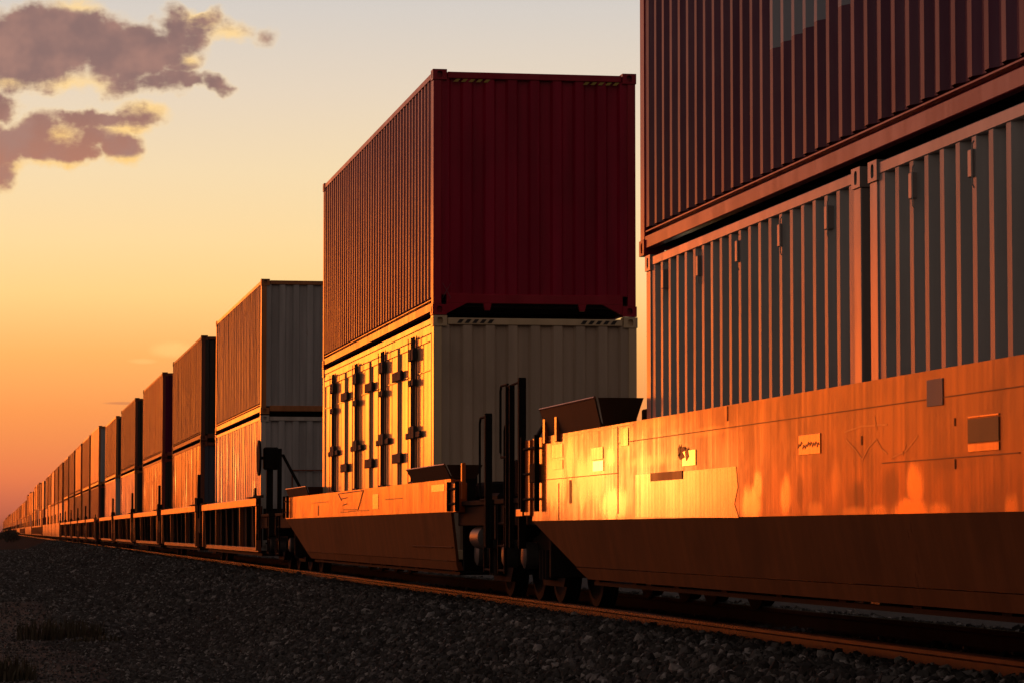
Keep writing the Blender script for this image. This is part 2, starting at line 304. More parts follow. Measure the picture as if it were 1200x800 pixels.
# ------------------------------------------------------------------ mesh helpers
class MB:
    def __init__(s): s.v = []; s.f = []; s.mi = []; s.cur = 0
    def add(s, vs, fs):
        o = len(s.v); s.v += [tuple(p) for p in vs]; s.f += [tuple(i+o for i in f) for f in fs]; s.mi += [s.cur]*len(fs); return s
    def box(s, x0, x1, y0, y1, z0, z1, c=0.0):
        c = min(c, .45*min(x1-x0, y1-y0, z1-z0))
        if c <= 0:
            vs = [(x, y, z) for x in (x0, x1) for y in (y0, y1) for z in (z0, z1)]
            return s.add(vs, [(0, 1, 3, 2), (4, 6, 7, 5), (0, 4, 5, 1), (2, 3, 7, 6), (0, 2, 6, 4), (1, 5, 7, 3)])
        X, Y, Z = (x0, x1), (y0, y1), (z0, z1); vs = []; ix = {}
        for i in (0, 1):
            for j in (0, 1):
                for k in (0, 1):
                    sx, sy, sz = (c, -c)[i], (c, -c)[j], (c, -c)[k]
                    for a, p in (('x', (X[i], Y[j]+sy, Z[k]+sz)), ('y', (X[i]+sx, Y[j], Z[k]+sz)), ('z', (X[i]+sx, Y[j]+sy, Z[k]))):
                        ix[a, i, j, k] = len(vs); vs.append(p)
        fs = []
        for i in (0, 1):
            fs.append([ix['x', i, a, b] for a, b in ((0, 0), (1, 0), (1, 1), (0, 1))][::(1 if i else -1)])
            fs.append([ix['y', a, i, b] for a, b in ((0, 0), (1, 0), (1, 1), (0, 1))][::(-1 if i else 1)])
            fs.append([ix['z', a, b, i] for a, b in ((0, 0), (1, 0), (1, 1), (0, 1))][::(1 if i else -1)])
        for j in (0, 1):
            for k in (0, 1):
                fs.append([ix['y', 0, j, k], ix['y', 1, j, k], ix['z', 1, j, k], ix['z', 0, j, k]][::(1 if j == k else -1)])
                fs.append([ix['x', j, 0, k], ix['x', j, 1, k], ix['z', j, 1, k], ix['z', j, 0, k]][::(-1 if j == k else 1)])
                fs.append([ix['x', j, k, 0], ix['x', j, k, 1], ix['y', j, k, 1], ix['y', j, k, 0]][::(1 if j == k else -1)])
        for i in (0, 1):
            for j in (0, 1):
                for k in (0, 1):
                    f = [ix['x', i, j, k], ix['y', i, j, k], ix['z', i, j, k]]
                    fs.append(f if (i+j+k) % 2 else f[::-1])
        return s.add(vs, fs)
    def prism(s, poly, axis, a, b):
        n = len(poly)
        def P(p, q): return {'x': (q, p[0], p[1]), 'y': (p[0], q, p[1]), 'z': (p[0], p[1], q)}[axis]
        vs = [P(p, a) for p in poly]+[P(p, b) for p in poly]
        fs = [tuple(range(n))[::-1], tuple(range(n, 2*n))]+[(i, (i+1) % n, n+(i+1) % n, n+i) for i in range(n)]
        return s.add(vs, fs)
    def tube(s, pts, r, n=8):
        pts = [Vector(p) for p in pts]; m = len(pts); vs = []
        up = None
        for i, p in enumerate(pts):
            d = (pts[min(i+1, m-1)]-pts[max(i-1, 0)]).normalized()
            if up is None or abs(up.dot(d)) > .98: up = Vector((0, 0, 1)) if abs(d.z) < .9 else Vector((0, 1, 0))
            a = d.cross(up).normalized(); b = a.cross(d).normalized(); up = b
            vs += [p+a*(r*math.cos(2*math.pi*k/n))+b*(r*math.sin(2*math.pi*k/n)) for k in range(n)]
        fs = [(i*n+k, i*n+(k+1) % n, (i+1)*n+(k+1) % n, (i+1)*n+k) for i in range(m-1) for k in range(n)]
        fs += [tuple(range(n))[::-1], tuple((m-1)*n+k for k in range(n))]
        return s.add(vs, fs)
    def lathe(s, prof, c, axis='x', n=24):
        """prof = (offset along axis, radius)"""
        vs = []
        for (h, r) in prof:
            for k in range(n):
                a = 2*math.pi*k/n; p, q = r*math.cos(a), r*math.sin(a)
                vs.append({'x': (c[0]+h, c[1]+p, c[2]+q), 'y': (c[0]+p, c[1]+h, c[2]+q), 'z': (c[0]+p, c[1]+q, c[2]+h)}[axis])
        m = len(prof)
        fs = [(i*n+k, i*n+(k+1) % n, (i+1)*n+(k+1) % n, (i+1)*n+k) for i in range(m-1) for k in range(n)]
        fs += [tuple(range(n))[::-1], tuple((m-1)*n+k for k in range(n))]
        return s.add(vs, fs)
    def build(s, name, mat, parent=None, smooth=False, fix=True):
        me = bpy.data.meshes.new(name); me.from_pydata(s.v, [], s.f)
        mats = mat if isinstance(mat, (list, tuple)) else [mat]
        for m in mats: me.materials.append(m)
        if len(mats) > 1: me.polygons.foreach_set('material_index', s.mi)
        if fix:
            bm = bmesh.new(); bm.from_mesh(me); bmesh.ops.recalc_face_normals(bm, faces=bm.faces); bm.to_mesh(me); bm.free()
        if smooth:
            me.polygons.foreach_set('use_smooth', [True]*len(me.polygons))
            try: me.set_sharp_from_angle(angle=R(35))
            except Exception: pass
        me.update()
        o = bpy.data.objects.new(name, me); col.objects.link(o)
        if parent is not None: o.parent = parent
        return o
def tag(o, label=None, cat=None, group=None, kind=None):
    for k, v in (('label', label), ('category', cat), ('group', group), ('kind', kind)):
        if v: o[k] = v
    return o
def thing(name, label, cat, loc, group=None):
    o = bpy.data.objects.new(name, None); col.objects.link(o); o.location = loc; o.empty_display_size = .3
    return tag(o, label, cat, group)
def copy_tree(o, parent=None):
    c = o.copy(); col.objects.link(c)
    if parent is not None: c.parent = parent
    for ch in [k for k in o.children]: copy_tree(ch, c)
    return c
def set_mat(o, mats):
    for sl_, m in zip(o.material_slots, mats if isinstance(mats, (list, tuple)) else [mats]):
        sl_.link = 'OBJECT'; sl_.material = m

# ------------------------------------------------------------------ shipping containers
W2 = 1.219; XC = 5.069+W2                        # half width; centre line of the train
def corr_points(a, b, pitch, fo, sl_, depth, start=None, jit=0.0):
    """(s, depth) polyline of a trapezoid corrugation from a to b, outer flats at depth 0"""
    n = max(1, int((b-a)/pitch)); m = (b-a-n*pitch)/2; fi = pitch-fo-2*sl_; pts = [(a, 0)]
    s = a+m
    for i in range(n):
        j1 = random.uniform(-jit, jit); j2 = random.uniform(-jit, jit)*.4
        pts += [(s+fo/2, j2), (s+fo/2+sl_, depth+j1), (s+fo/2+sl_+fi, depth+j1), (s+pitch-fo/2, j2)]
        s += pitch
    return pts+[(b, 0)]
def corr_wall(pts, z0, z1, put, dent=0.0, nz=1, seed=0):
    mb = MB(); vs = []
    for (s_, d) in pts:
        for k in range(nz+1):
            z = z0+(z1-z0)*k/nz; e = 0
            if dent and 0 < k < nz: e = dent*mnoise.noise(Vector((s_*.9+seed*7.7, z*1.1, seed*3.1)))+dent*.7*mnoise.noise(Vector((s_*2.6, z*.8+seed, seed*1.3)))
            vs.append(put(s_, d+e, z))
    q = nz+1
    fs = [(i*q+k, (i+1)*q+k, (i+1)*q+k+1, i*q+k+1) for i in range(len(pts)-1) for k in range(nz)]
    return mb.add(vs, fs)
def casting(mb, cx, cy, cz, sx, sy, sz):
    """corner casting at a container corner; s* = outward signs; oval openings on its outer faces"""
    ex, ey, ez = .162, .178, .118; pr = .006
    x1, y1, z1 = cx+sx*pr, cy+sy*pr, cz+sz*.004
    x0, y0, z0 = cx-sx*ex, cy-sy*ey, cz-sz*ez
    def face(o, U, V, N, lu, lv, hole):
        n = 24; out = []; inn = []; deep = []
        for k in range(n):
            a = 2*math.pi*k/n; c_, s_ = math.cos(a), math.sin(a); q = max(abs(c_), abs(s_))
            out.append(o+U*(lu/2*(1+c_/q))+V*(lv/2*(1+s_/q)))
            hu, hv = hole; p = o+U*(lu/2+hu*math.copysign(abs(c_)**.6, c_))+V*(lv/2+hv*math.copysign(abs(s_)**.6, s_))
            inn.append(p); deep.append(p-N*.045)
        mb.add(out+inn+deep, [(k, (k+1) % n, n+(k+1) % n, n+k) for k in range(n)]+[(n+k, n+(k+1) % n, 2*n+(k+1) % n, 2*n+k) for k in range(n)]+[tuple(2*n+k for k in range(n))])
    V3 = Vector; X, Y, Z = V3((x0-x1, 0, 0)), V3((0, y0-y1, 0)), V3((0, 0, z0-z1)); o = V3((x1, y1, z1))
    face(o, Y.normalized(), Z.normalized(), V3((sx, 0, 0)), Y.length, Z.length, (.036, .034) if False else (.030, .042))
    face(o, X.normalized(), Z.normalized(), V3((0, sy, 0)), X.length, Z.length, (.032, .040))
    mb.add([o, o+X, o+X+Y, o+Y], [(0, 1, 2, 3)]); p = o+Z
    mb.add([p, p+X, p+X+Y, p+Y], [(0, 1, 2, 3)])
    mb.add([o+X, o+X+Y, o+X+Y+Z, o+X+Z], [(0, 1, 2, 3)]); mb.add([o+Y, o+Y+X, o+Y+X+Z, o+Y+Z], [(0, 1, 2, 3)])
def container(label, cat, loc, L, H, m_side, m_frame, m_end, pitch=.278, fo=.072, sl_=.068, depth=.036, jit=.001, dent=.0, nz=1, seed=0, endpitch=.27, side='corr', group=None, hooks=False, end_rise=.0, bot_rail=.16):
    t = thing('shipping_container', label, cat, loc, group)
    c = .006
    fr = MB(); pw = .10
    for sx in (-1, 1):
        for y0 in (0, L):
            ya, yb = (y0+.004, y0+.16) if y0 == 0 else (y0-.16, y0-.004)
            xa, xb = (-W2+.003, -W2+pw) if sx < 0 else (W2-pw, W2-.003)
            fr.box(xa, xb, ya, yb, .118, H-.118, c)
        xa, xb = (-W2+.006, -W2+.07) if sx < 0 else (W2-.07, W2-.006)
        fr.box(xa, xb, .17, L-.17, H-.085, H-.012, c)                   # top side rail
        fr.box(xa, xb, .17, L-.17, .045, bot_rail-.012, c)               # bottom side rail: web, then a thin lip above a groove
        xl, xm = (-W2+.064, -W2+.10) if sx < 0 else (W2-.10, W2-.064)
        fr.box(xl, xm, .17, L-.17, bot_rail-.03, bot_rail+.10, .002)
        xa, xb = (-W2+.009, -W2+.063) if sx < 0 else (W2-.063, W2-.009)
        fr.box(xa, xb, .17, L-.17, bot_rail+.016, bot_rail+.030, .002)
    for y0 in (0, L):
        ya, yb = (.010, .075) if y0 == 0 else (L-.075, L-.010)
        fr.box(-W2+.17, W2-.17, ya, yb, H-.10, H-.022, c)
        fr.box(-W2+.17, W2-.17, ya, yb, .05+end_rise, .16+end_rise, c)
        if end_rise:
            for sx in (-1, 1):
                fr.prism([(sx*(W2-.162), .01), (sx*(W2-.162), .17+end_rise), (sx*(W2-.42), .17+end_rise), (sx*(W2-.42), .06+end_rise)], 'y', ya+.003, yb-.003)
                fr.prism([(sx*(W2-.60), .052+end_rise), (sx*(W2-.70), .052+end_rise), (sx*(W2-.68), end_rise-.03), (sx*(W2-.62), end_rise-.03)], 'y', ya+.003, yb-.003)
    fr.build('frame', m_frame, t)
    for sx in (-1, 1):
        for sy, yy in ((-1, 0), (1, L)):
            for sz, zz in ((-1, 0), (1, H)):
                mb = MB(); casting(mb, sx*W2, yy, zz, sx, sy, sz); mb.build('corner_casting', m_frame, t)
    zb, zt = bot_rail+.056, H-.08
    off = .012
    if side == 'corr':
        for sx in (-1, 1):
            pts = corr_points(.13, L-.13, pitch, fo, sl_, depth, jit=jit)
            corr_wall(pts, zb, zt, (lambda s_, d, z, sx=sx: (sx*(W2-off-d), s_, z)), dent, nz, seed).build('side_wall', m_side, t)
    for (y0, sg) in ((0, 1), (L, -1)):
        pts = corr_points(-W2+.095, W2-.095, endpitch, .10, .03, .042)
        corr_wall(pts, .15+end_rise, H-.09, (lambda s_, d, z, y0=y0, sg=sg: (s_, y0+sg*(.022+d), z)), dent*.4, nz, seed+1).build('end_wall', m_end, t)
    MB().box(-W2+.05, W2-.05, .05, L-.05, H-.04, H-.028).build('roof', m_frame, t)
    fl = MB().box(-W2+.075, W2-.075, .08, L-.08, .10, .145)
    k = .3
    while k < L-.3: fl.box(-W2+.075, W2-.075, k, k+.05, .045, .099); k += .6
    fl.build('underframe', M_void, t)
    if hooks:
        for yy in hooks:
            h = MB(); h.box(-W2-.006, -W2+.062, yy-.032, yy+.032, H-.30, H-.15, .005); h.tube([(-W2+.004, yy-.05, H-.36), (-W2-.004, yy-.045, H-.34), (-W2-.004, yy-.045, H-.13), (-W2+.004, yy-.05, H-.11)], .004, 6)
            h.build('lashing_hook', m_frame, t)
    return t

# --- near stack: two grey twenty-footers under one long maroon box
CT = 'shipping container'
ZB = .231
c_g1 = container('slate grey ribbed container with five lashing hooks, above the brightest part of the orange wagon', CT, (XC, 17.45, ZB), 6.06, 2.591, M_grey, M_greyframe, M_grey, pitch=.278, fo=.072, sl_=.068, depth=.045, jit=.001, dent=.002, nz=4, hooks=[.76, 1.91, 3.07, 4.27, 5.44], seed=3)
c_g2 = container('slate grey ribbed container cut off by the right edge, under the maroon one', CT, (XC, 11.21, ZB), 6.06, 2.591, M_grey, M_greyframe, M_grey, pitch=.278, fo=.072, sl_=.068, depth=.045, jit=.001, dent=.002, nz=4, hooks=[.7, 1.85, 3.0, 4.17, 5.23], seed=4)
c_m = container('long dark maroon container with grey lettering, on top of the two slate grey ones', CT, (XC, 11.54, 2.845), 12.192, 2.896, M_maroonL, M_redframe, M_maroon, jit=.0012, dent=.0015, nz=4, seed=5)
# --- second stack: open-side cream box under a deep red one
c_w = container('cream container with a row of side doors, under the deep red container', CT, (XC, 35.32, .285), 12.192, 2.896, M_cream, M_cream, M_creamend, side='doors', seed=6, bot_rail=.14)
c_r = container('deep red container with bare ribbed end, on top of the cream one with side doors', CT, (XC, 35.36, 3.20), 12.192, 2.896, M_red, M_redframe, M_red, jit=.0012, dent=.0015, nz=4, seed=7, end_rise=.085)
set_mat([o for o in c_w.children if o.name.startswith('frame')][0], M_cream)

def side_doors(t, L, H):
    x = -W2
    MB().box(x+.05, x+.09, .17, L-.17, .13, H-.08).build('side_wall', M_cream, t)
    MB().box(W2-.05, W2-.012, .17, L-.17, .15, H-.08).build('side_wall', M_cream, t)
    zb, zt = .16, H-.20
    hd = MB(); hd.box(x+.012, x+.049, .17, L-.17, zt+.012, H-.088, .004); hd.build('door_header', M_cream, t)
    mod = (L-.34)/4
    for i in range(4):
        y0 = .17+i*mod
        for j in (0, 1):
            a = y0+j*mod/2+(.06 if j == 0 else .012); b = y0+(j+1)*mod/2-(.012 if j == 0 else .06)
            d = MB(); d.box(x+.020, x+.050, a, b, zb, zt, .004)
            rim = .05
            for (p, q, r, s_) in ((a, a+rim, zb, zt), (b-rim, b, zb, zt), (a+rim, b-rim, zt-rim*1.6, zt), (a+rim, b-rim, zb, zb+rim*1.6)):
                d.box(x+.006, x+.0195, p, q, r, s_, .003)
            d.box(x+.008, x+.0195, a+rim, b-rim, zt-.42, zt-.405, .002)
            dr = d.build('door', M_cream, t)
            e = b if j == 0 else a; sg = -1 if j == 0 else 1
            rd = MB()
            for o_, rr in ((.085, .013), (.36, .006)):
                rd.box(x-.030, x-.030+2*rr, e+sg*o_-rr, e+sg*o_+rr, zb-.03, zt+.05, .006)
            rd.build('lock_rod', M_door_dark, dr)
            def bracket(name, *bx_): MB().box(*bx_, .006).build(name, M_door_dark, dr)
            for zf in (.30, .565):
                zz = zb+(zt-zb)*zf
                bracket('lock_bracket', x-.040, x+.004, e+sg*.10-.10, e+sg*.10+.10, zz-.085, zz+.065)
                bracket('lock_handle', x-.026, x+.004, *sorted((e+sg*.28, e+sg*.62)), zz-.08, zz-.005)
            for zf in (.05, .17, .80, .93):
                zz = zb+(zt-zb)*zf; bracket('rod_guide', x-.046, x+.004, e+sg*.10-.075, e+sg*.10+.075, zz-.04, zz+.04)
            bracket('lock_bracket', x-.048, x+.004, e+sg*.10-.08, e+sg*.10+.08, zt-.24, zt-.09)
            h_e = a if j == 0 else b; hs = 1 if j == 0 else -1
            if not ((i == 0 and j == 0) or (i == 3 and j == 1)):
                for zf in (.06, .45, .86):
                    zz = zb+(zt-zb)*zf; MB().box(x-.030, x+.004, *sorted((h_e-hs*.055, h_e+hs*.34)), zz-.06, zz+.06, .005).build('hinge', M_door_dark, dr)
        if i < 3:
            p = MB(); yb = y0+mod
            p.box(x+.004, x+.05, yb-.05, yb+.05, zb-.02, zt+.01, .004)
            for q in (-.035, .0, .035): p.tube([(x+.002, yb+q, zb), (x+.002, yb+q, zt)], .010, 6)
            p.build('door_post', M_ochre, t)
side_doors(c_w, 12.192, 2.896)
def hazard(t, H, m1, m2, z, yface):
    for sx in (-1, 1):
        n = 5; x0 = sx*(W2-.66)
        for k in range(n):
            mb = MB(); a = x0+sx*.09*k-.02; mb.prism([(a, z-.022), (a+.05, z-.022), (a+.085, z+.022), (a+.035, z+.022)], 'y', yface-.004, yface-.0015)
            mb.build('hazard_stripe', m1, t)
hazard(c_w, 2.896, M_blackp, None, 2.896-.06, .010)
def hazard_r(t):
    for sx in (-1, 1):
        x0 = sx*(W2-.62)
        for k in range(5):
            mb = MB(); a = x0+sx*.09*k-.02; mb.prism([(a, 2.755), (a+.05, 2.755), (a+.085, 2.79), (a+.035, 2.79)], 'y', .012, .016)
            mb.build('hazard_stripe', M_yellow, t)
hazard_r(c_r)
ch = MB(); xx = -W2+.10
for s_ in (1, -1):
    ch.prism([(xx+.06-s_*.05, .19), (xx+.066-s_*.05, .19), (xx+.066+s_*.05, .37), (xx+.06+s_*.05, .37)], 'y', .0005 if s_ > 0 else -.001, .002 if s_ > 0 else .0003)
ch.build('chalk_mark', M_chalk, c_r)

# --- the weathered stacks behind
def mk(label, y, z, H, ms, mf, me, seed, group=None):
    return container(label, CT, (XC, y, z), 12.192, H, ms, mf, me, pitch=.29, fo=.13, sl_=.05, depth=.028, jit=.009, dent=.016, nz=6, seed=seed, group=group)
YC = [58.70, 75.95, 93.60, 111.80, 129.40]
zl, zu, h8, h9 = .30, 2.925, 2.591, 2.896
c_cl = mk('pale grey container with a framed rectangle on its end, behind the brake wheel', YC[0], zl, h8, M_palew, M_palew, M_palegrey, 11)
c_cu = mk('weathered grey container with pale ribbed end, directly behind the deep red one, upper row', YC[0], zu, h8, M_greybrown, M_ochre, M_palegrey, 12)
protoL = mk('rust streaked pale container under the dark brown one, second stack of truss wagons', YC[1], zl, h8, M_ochre, M_rust, M_blue, 13)
protoU = mk('dark rust brown container with nearly black end, top of the second truss wagon stack', YC[1], zu, h8, M_rust, M_rust, M_blackp, 14)
p = [o for o in c_cl.children if o.name.startswith('frame')][0]
MB().box(-.62, -.598, -.004, .018, .72, 1.55).box(.03, .052, -.004, .018, .72, 1.55).box(-.597, .029, -.004, .018, .72, .742).box(-.597, .029, -.004, .018, 1.528, 1.55).build('document_holder', M_rust, c_cl)
def recolour(t, ms, mf, me):
    for o in t.children:
        n = o.name.split('.')[0]
        set_mat(o, ms if n == 'side_wall' else me if n == 'end_wall' else M_void if n == 'underframe' else mf)
ORD = ['first', 'second', 'third', 'fourth', 'fifth', 'sixth', 'seventh', 'eighth', 'ninth', 'tenth', 'eleventh', 'twelfth', 'thirteenth', 'fourteenth', 'fifteenth', 'sixteenth']
def spot(proto, label, y, z, ms, mf, me, sz=1.0, group='weathered containers along the train'):
    c = copy_tree(proto); c.location = (XC, y, z); c.scale.z = sz; tag(c, label, CT, group); recolour(c, ms, mf, me); return c
g = 'weathered containers along the train'
for c in (c_cl, c_cu, protoL, protoU): c['group'] = g
hh = h9/h8
spot(protoL, 'orange lit ochre container, lower row of the third stack of the truss wagons', YC[2], zl, M_ochre, M_redbrown, M_blackp)
spot(protoU, 'red brown container with dark purple end, top of the third stack of the truss wagons', YC[2], zu, M_redbrown, M_redbrown, M_maroon)
spot(protoL, 'cream container under a brown one, lower row of the fourth stack of the truss wagons', YC[3], zl, M_palew, M_ochre, M_blackp)
spot(protoU, 'plain brown container, top of the fourth stack of the truss wagons', YC[3], zu, M_rust, M_rust, M_blackp)
spot(protoL, 'pale container with grey end, lower row of the last stack of the truss wagons', YC[4], zl, M_palew, M_palew, M_palegrey)
spot(protoU, 'rusty orange container with a paler streak, top of the last stack of the truss wagons', YC[4], zu, M_redbrown, M_ochre, M_blackp)
YH = [150.5, 165.6, 181.2, 196.6, 212.2]
cols_u = [(M_cream, M_ochre, M_palegrey, 'pale yellow container with grey end'), (M_redbrown, M_ochre, M_blackp, 'orange red container'), (M_ochre, M_redbrown, M_blackp, 'orange container'), (M_redbrown, M_rust, M_blackp, 'red orange container'), (M_rust, M_ochre, M_blackp, 'brown orange container')]
cols_l = [(M_redbrown, M_redbrown, M_blackp, 'red brown container'), (M_rust, M_rust, M_blackp, 'dark brown container'), (M_rust, M_ochre, M_blackp, 'dull brown container'), (M_redbrown, M_rust, M_blackp, 'dull red container'), (M_ochre, M_rust, M_blackp, 'ochre container')]
for i, y in enumerate(YH):
    u, l = cols_u[i], cols_l[i]
    spot(protoU, f'{u[3]}, top of the {ORD[5+i]} stack behind the red one', y, zu+.0, u[0], u[1], u[2], hh)
    spot(protoL, f'{l[3]}, lower row of the {ORD[5+i]} stack behind the red one', y, zl, l[0], l[1], l[2])
# --- far stacks: one mesh each, shared between copies
def far_mesh(H, seed):
    mb = MB(); random.seed(seed); L = 12.192
    pts = corr_points(.13, L-.13, .6, .40, .06, .03, jit=.010)
    w = corr_wall(pts, .16, H-.08, lambda s_, d, z: (-(W2-.012-d), s_, z), .012, 3, seed)
    mb.add(w.v, w.f)
    mb.box(-W2+.08, W2-.02, .02, L-.02, .12, H-.03)
    mb.cur = 1
    for y0, y1 in ((0, .16), (L-.16, L)): mb.box(-W2, -W2+.079, y0, y1, 0, H)
    mb.box(W2-.019, W2, 0, .16, 0, H)
    mb.box(-W2, -W2+.079, .161, L-.161, .02, .15); mb.box(-W2, -W2+.079, .161, L-.161, H-.075, H-.005)
    return mb.build('shipping_container', [M_ochre, M_rust])
far = {}
for H in (h8, h9):
    far[H] = [far_mesh(H, 31+k) for k in range(3)]
pool = [M_ochre, M_redbrown, M_rust, M_cream, M_palew, M_ochre, M_redbrown, M_palegrey, M_red, M_cream, M_ochre]
cname = {M_cream: 'cream', M_ochre: 'ochre', M_redbrown: 'red brown', M_rust: 'rust brown', M_palew: 'pale', M_palegrey: 'grey', M_blue: 'dull blue', M_red: 'dark red'}
used = set()
random.seed(5); FAR = []
yg = 230.0
while yg < 1500:
    up = random.choice((h8, h9)) if yg > 235 else h9
    if 470 < yg < 640: up = h8
    for k in range(5): FAR.append((yg+15.4*k, up))
    yg += 5*15.4+7
for i, (y, up) in enumerate(FAR):
    lo = h8 if up == h8 else random.choice((h8, h9))
    z = zl
    for row, H in (('lower', lo), ('upper', up)):
        pr = random.choice(far[H]); m = random.choice(pool)
        if id(pr) in used: o = pr.copy(); col.objects.link(o)
        else: o = pr; used.add(id(pr))
        o.location = (XC, y, z); z += H+.03
        set_mat(o, [m, random.choice((M_rust, M_redbrown, M_ochre))])
        if i < 6: tag(o, f'small {cname[m]} container far along the train, {row} row, {ORD[10+i]} stack behind the red one', CT, 'distant containers')
        else: tag(o, f'tiny far-off container, {row} row of the receding far end of the train', CT, f'tiny containers in the {row} row at the far end')
for H in far:
    for pr in far[H]:
        if id(pr) not in used: bpy.data.objects.remove(pr)

# ------------------------------------------------------------------ wagons
XS = -1.439                                        # outer face of a wagon side, measured from the centre line
def truck(parent, y, mats=None, name='truck'):
    b = MB(); b.box(-.95, .95, y-.18, y+.18, .45, .68, .02); b.box(-.28, .28, y-.30, y+.30, .68, .80, .02); b.box(-.62, .62, y-1.42, y-.19, .30, .66, .03); b.box(-.62, .62, y+.19, y+1.42, .30, .66, .03); b.box(-1.02, 1.02, y-.60, y+.60, .781, .90, .02)
    t = b.build(name, M_black, parent)
    for dy in (-.89, .89):
        ax = MB(); ax.lathe([(-1.05, .075), (-.6, .075), (-.55, .09), (.55, .09), (.6, .075), (1.05, .075)], (0, y+dy, .46), 'x', 12); ax.build('axle', M_black, t, True)
        for sx in (-1, 1):
            w = MB(); w.lathe([(sx*-.055, .12), (sx*-.075, .40), (sx*-.07, .485), (sx*-.045, .487), (sx*-.03, .46), (sx*.065, .455), (sx*.068, .39), (sx*.02, .33), (sx*.01, .20), (sx*.09, .14), (sx*.09, .05)], (sx*.755, y+dy, .458), 'x', 32)
            w.build('wheel', M_steel if False else M_black, t, True)
    for sx in (-1, 1):
        sf = MB(); prof = [(-1.16, .36), (-1.16, .62), (-.80, .66), (-.45, .78), (.45, .78), (.80, .66), (1.16, .62), (1.16, .36), (.72, .36), (.52, .18), (-.52, .18), (-.72, .36)]
        a, b_ = sorted((sx*.93, sx*1.05)); sf.prism([(p_[0]+y, p_[1]) for p_ in prof], 'x', a, b_)
        s0 = sf.build('side_frame', M_black, t)
        for dy in (-.89, .89):
            bb = MB(); bb.lathe([(0, .13), (sx*.12, .13), (sx*.14, .09)], (sx*1.055, y+dy, .46), 'x', 16); bb.build('bearing_cap', M_steel, t, True)
        for k in (-.16, 0, .16):
            sp = MB(); sp.lathe([(0, .06), (.28, .06)], (sx*1.10, y+k, .24), 'z', 12); sp.build('spring', M_black, t, True)
    t.location.z = -.033
    return t
def side_grid(L0, L1, z0, z1, x, amp, seed):
    n, k = max(4, int((L1-L0)/.25)), 6; vs = []; mb = MB()
    for i in range(n+1):
        for j in range(k+1):
            y, z = L0+(L1-L0)*i/n, z0+(z1-z0)*j/k
            e = amp*(mnoise.noise(Vector((y*.55, z*.9, seed)))+.45*mnoise.noise(Vector((y*1.6, z*1.5, seed+5))))
            vs.append((x+e, y, z))
    fs = [(i*(k+1)+j, (i+1)*(k+1)+j, (i+1)*(k+1)+j+1, i*(k+1)+j+1) for i in range(n) for j in range(k)]
    mb.add(vs, fs)
    for x_ in (x+.035,):   # back skin and rims give the plate its thickness
        mb.add([(x_, L0, z0), (x_, L1, z0), (x_, L1, z1), (x_, L0, z1)], [(3, 2, 1, 0)])
        mb.add([(x, L0, z1), (x, L1, z1), (x_, L1, z1), (x_, L0, z1)], [(0, 1, 2, 3)])
        mb.add([(x, L0, z0), (x, L0, z1), (x_, L0, z1), (x_, L0, z0)], [(0, 1, 2, 3)]); mb.add([(x, L1, z0), (x, L1, z1), (x_, L1, z1), (x_, L1, z0)], [(3, 2, 1, 0)])
    return mb
def ladder(parent, x, ya, yb, za, zb, rungs, r=.012, mat=None):
    l = MB()
    for y in (ya, yb): l.box(x-.022, x+.022, y-.022, y+.022, za, zb, .004)
    for k in range(rungs):
        z = za+(zb-za)*(k+.5)/rungs; l.tube([(x, ya+.022, z), (x, yb-.022, z)], r, 8)
    return l.build('ladder', mat or M_black, parent)
def handrail(parent, pts, r=.012, mat=None):
    return MB().tube(pts, r, 8).build('handrail', mat or M_black, parent, True)
def loop(x, ya, yb, za, zb, c=.05):
    return [(x, ya, zb), (x, yb-c if yb > ya else yb+c, zb), (x, yb, zb-c), (x, yb, za+c), (x, yb-c if yb > ya else yb+c, za), (x, ya, za)]
def guard(parent, ya, yb, zt, up=.21, lean=.075, ret=.27, mat=None):
    """flared container guide plate on top of the side, with a return plate across the corner of the well"""
    for sx in (-1, 1):
        g_ = MB(); x = sx*1.425; n = .014
        vs = [(x, ya, zt-.0), (x, yb, zt-.0), (x+sx*lean, yb+.05, zt+up), (x+sx*lean, ya-.05, zt+up)]
        g_.add(vs+[(p_[0]-sx*n, p_[1], p_[2]) for p_ in vs], [(0, 1, 2, 3), (7, 6, 5, 4), (0, 4, 5, 1), (1, 5, 6, 2), (2, 6, 7, 3), (3, 7, 4, 0)])
        for k in range(3):
            y = ya+(yb-ya)*(k+.5)/3; g_.prism([(x-sx*.016, zt+.001), (x-sx*.13, zt+.001), (x+sx*lean-sx*.018, zt+up-.02)], 'y', y-.01, y+.01)
        gp_ = g_.build('guard_plate', mat or M_darkbrown, parent)
        MB().tube([(x+sx*(lean-.004), ya-.05, zt+up+.004), (x+sx*(lean-.004), yb+.05, zt+up+.004)], .011, 8).build('lit_edge', M_truss, gp_, True)  # added orange tube paints the light along the plate's top edge
        e = MB(); x2 = x-sx*ret
        e.add([(x-sx*.02, ya-.03, zt+.003), (x2, ya-.03, zt+.003), (x2-sx*.06, ya-.12, zt+up), (x+sx*lean-sx*.02, ya-.12, zt+up),
               (x-sx*.02, ya-.015, zt+.003), (x2, ya-.015, zt+.003), (x2-sx*.06, ya-.105, zt+up), (x+sx*lean-sx*.02, ya-.105, zt+up)],
              [(0, 1, 2, 3), (7, 6, 5, 4), (0, 4, 5, 1), (1, 5, 6, 2), (2, 6, 7, 3), (3, 7, 4, 0)])
        e.build('guard_plate', mat or M_darkbrown, parent)
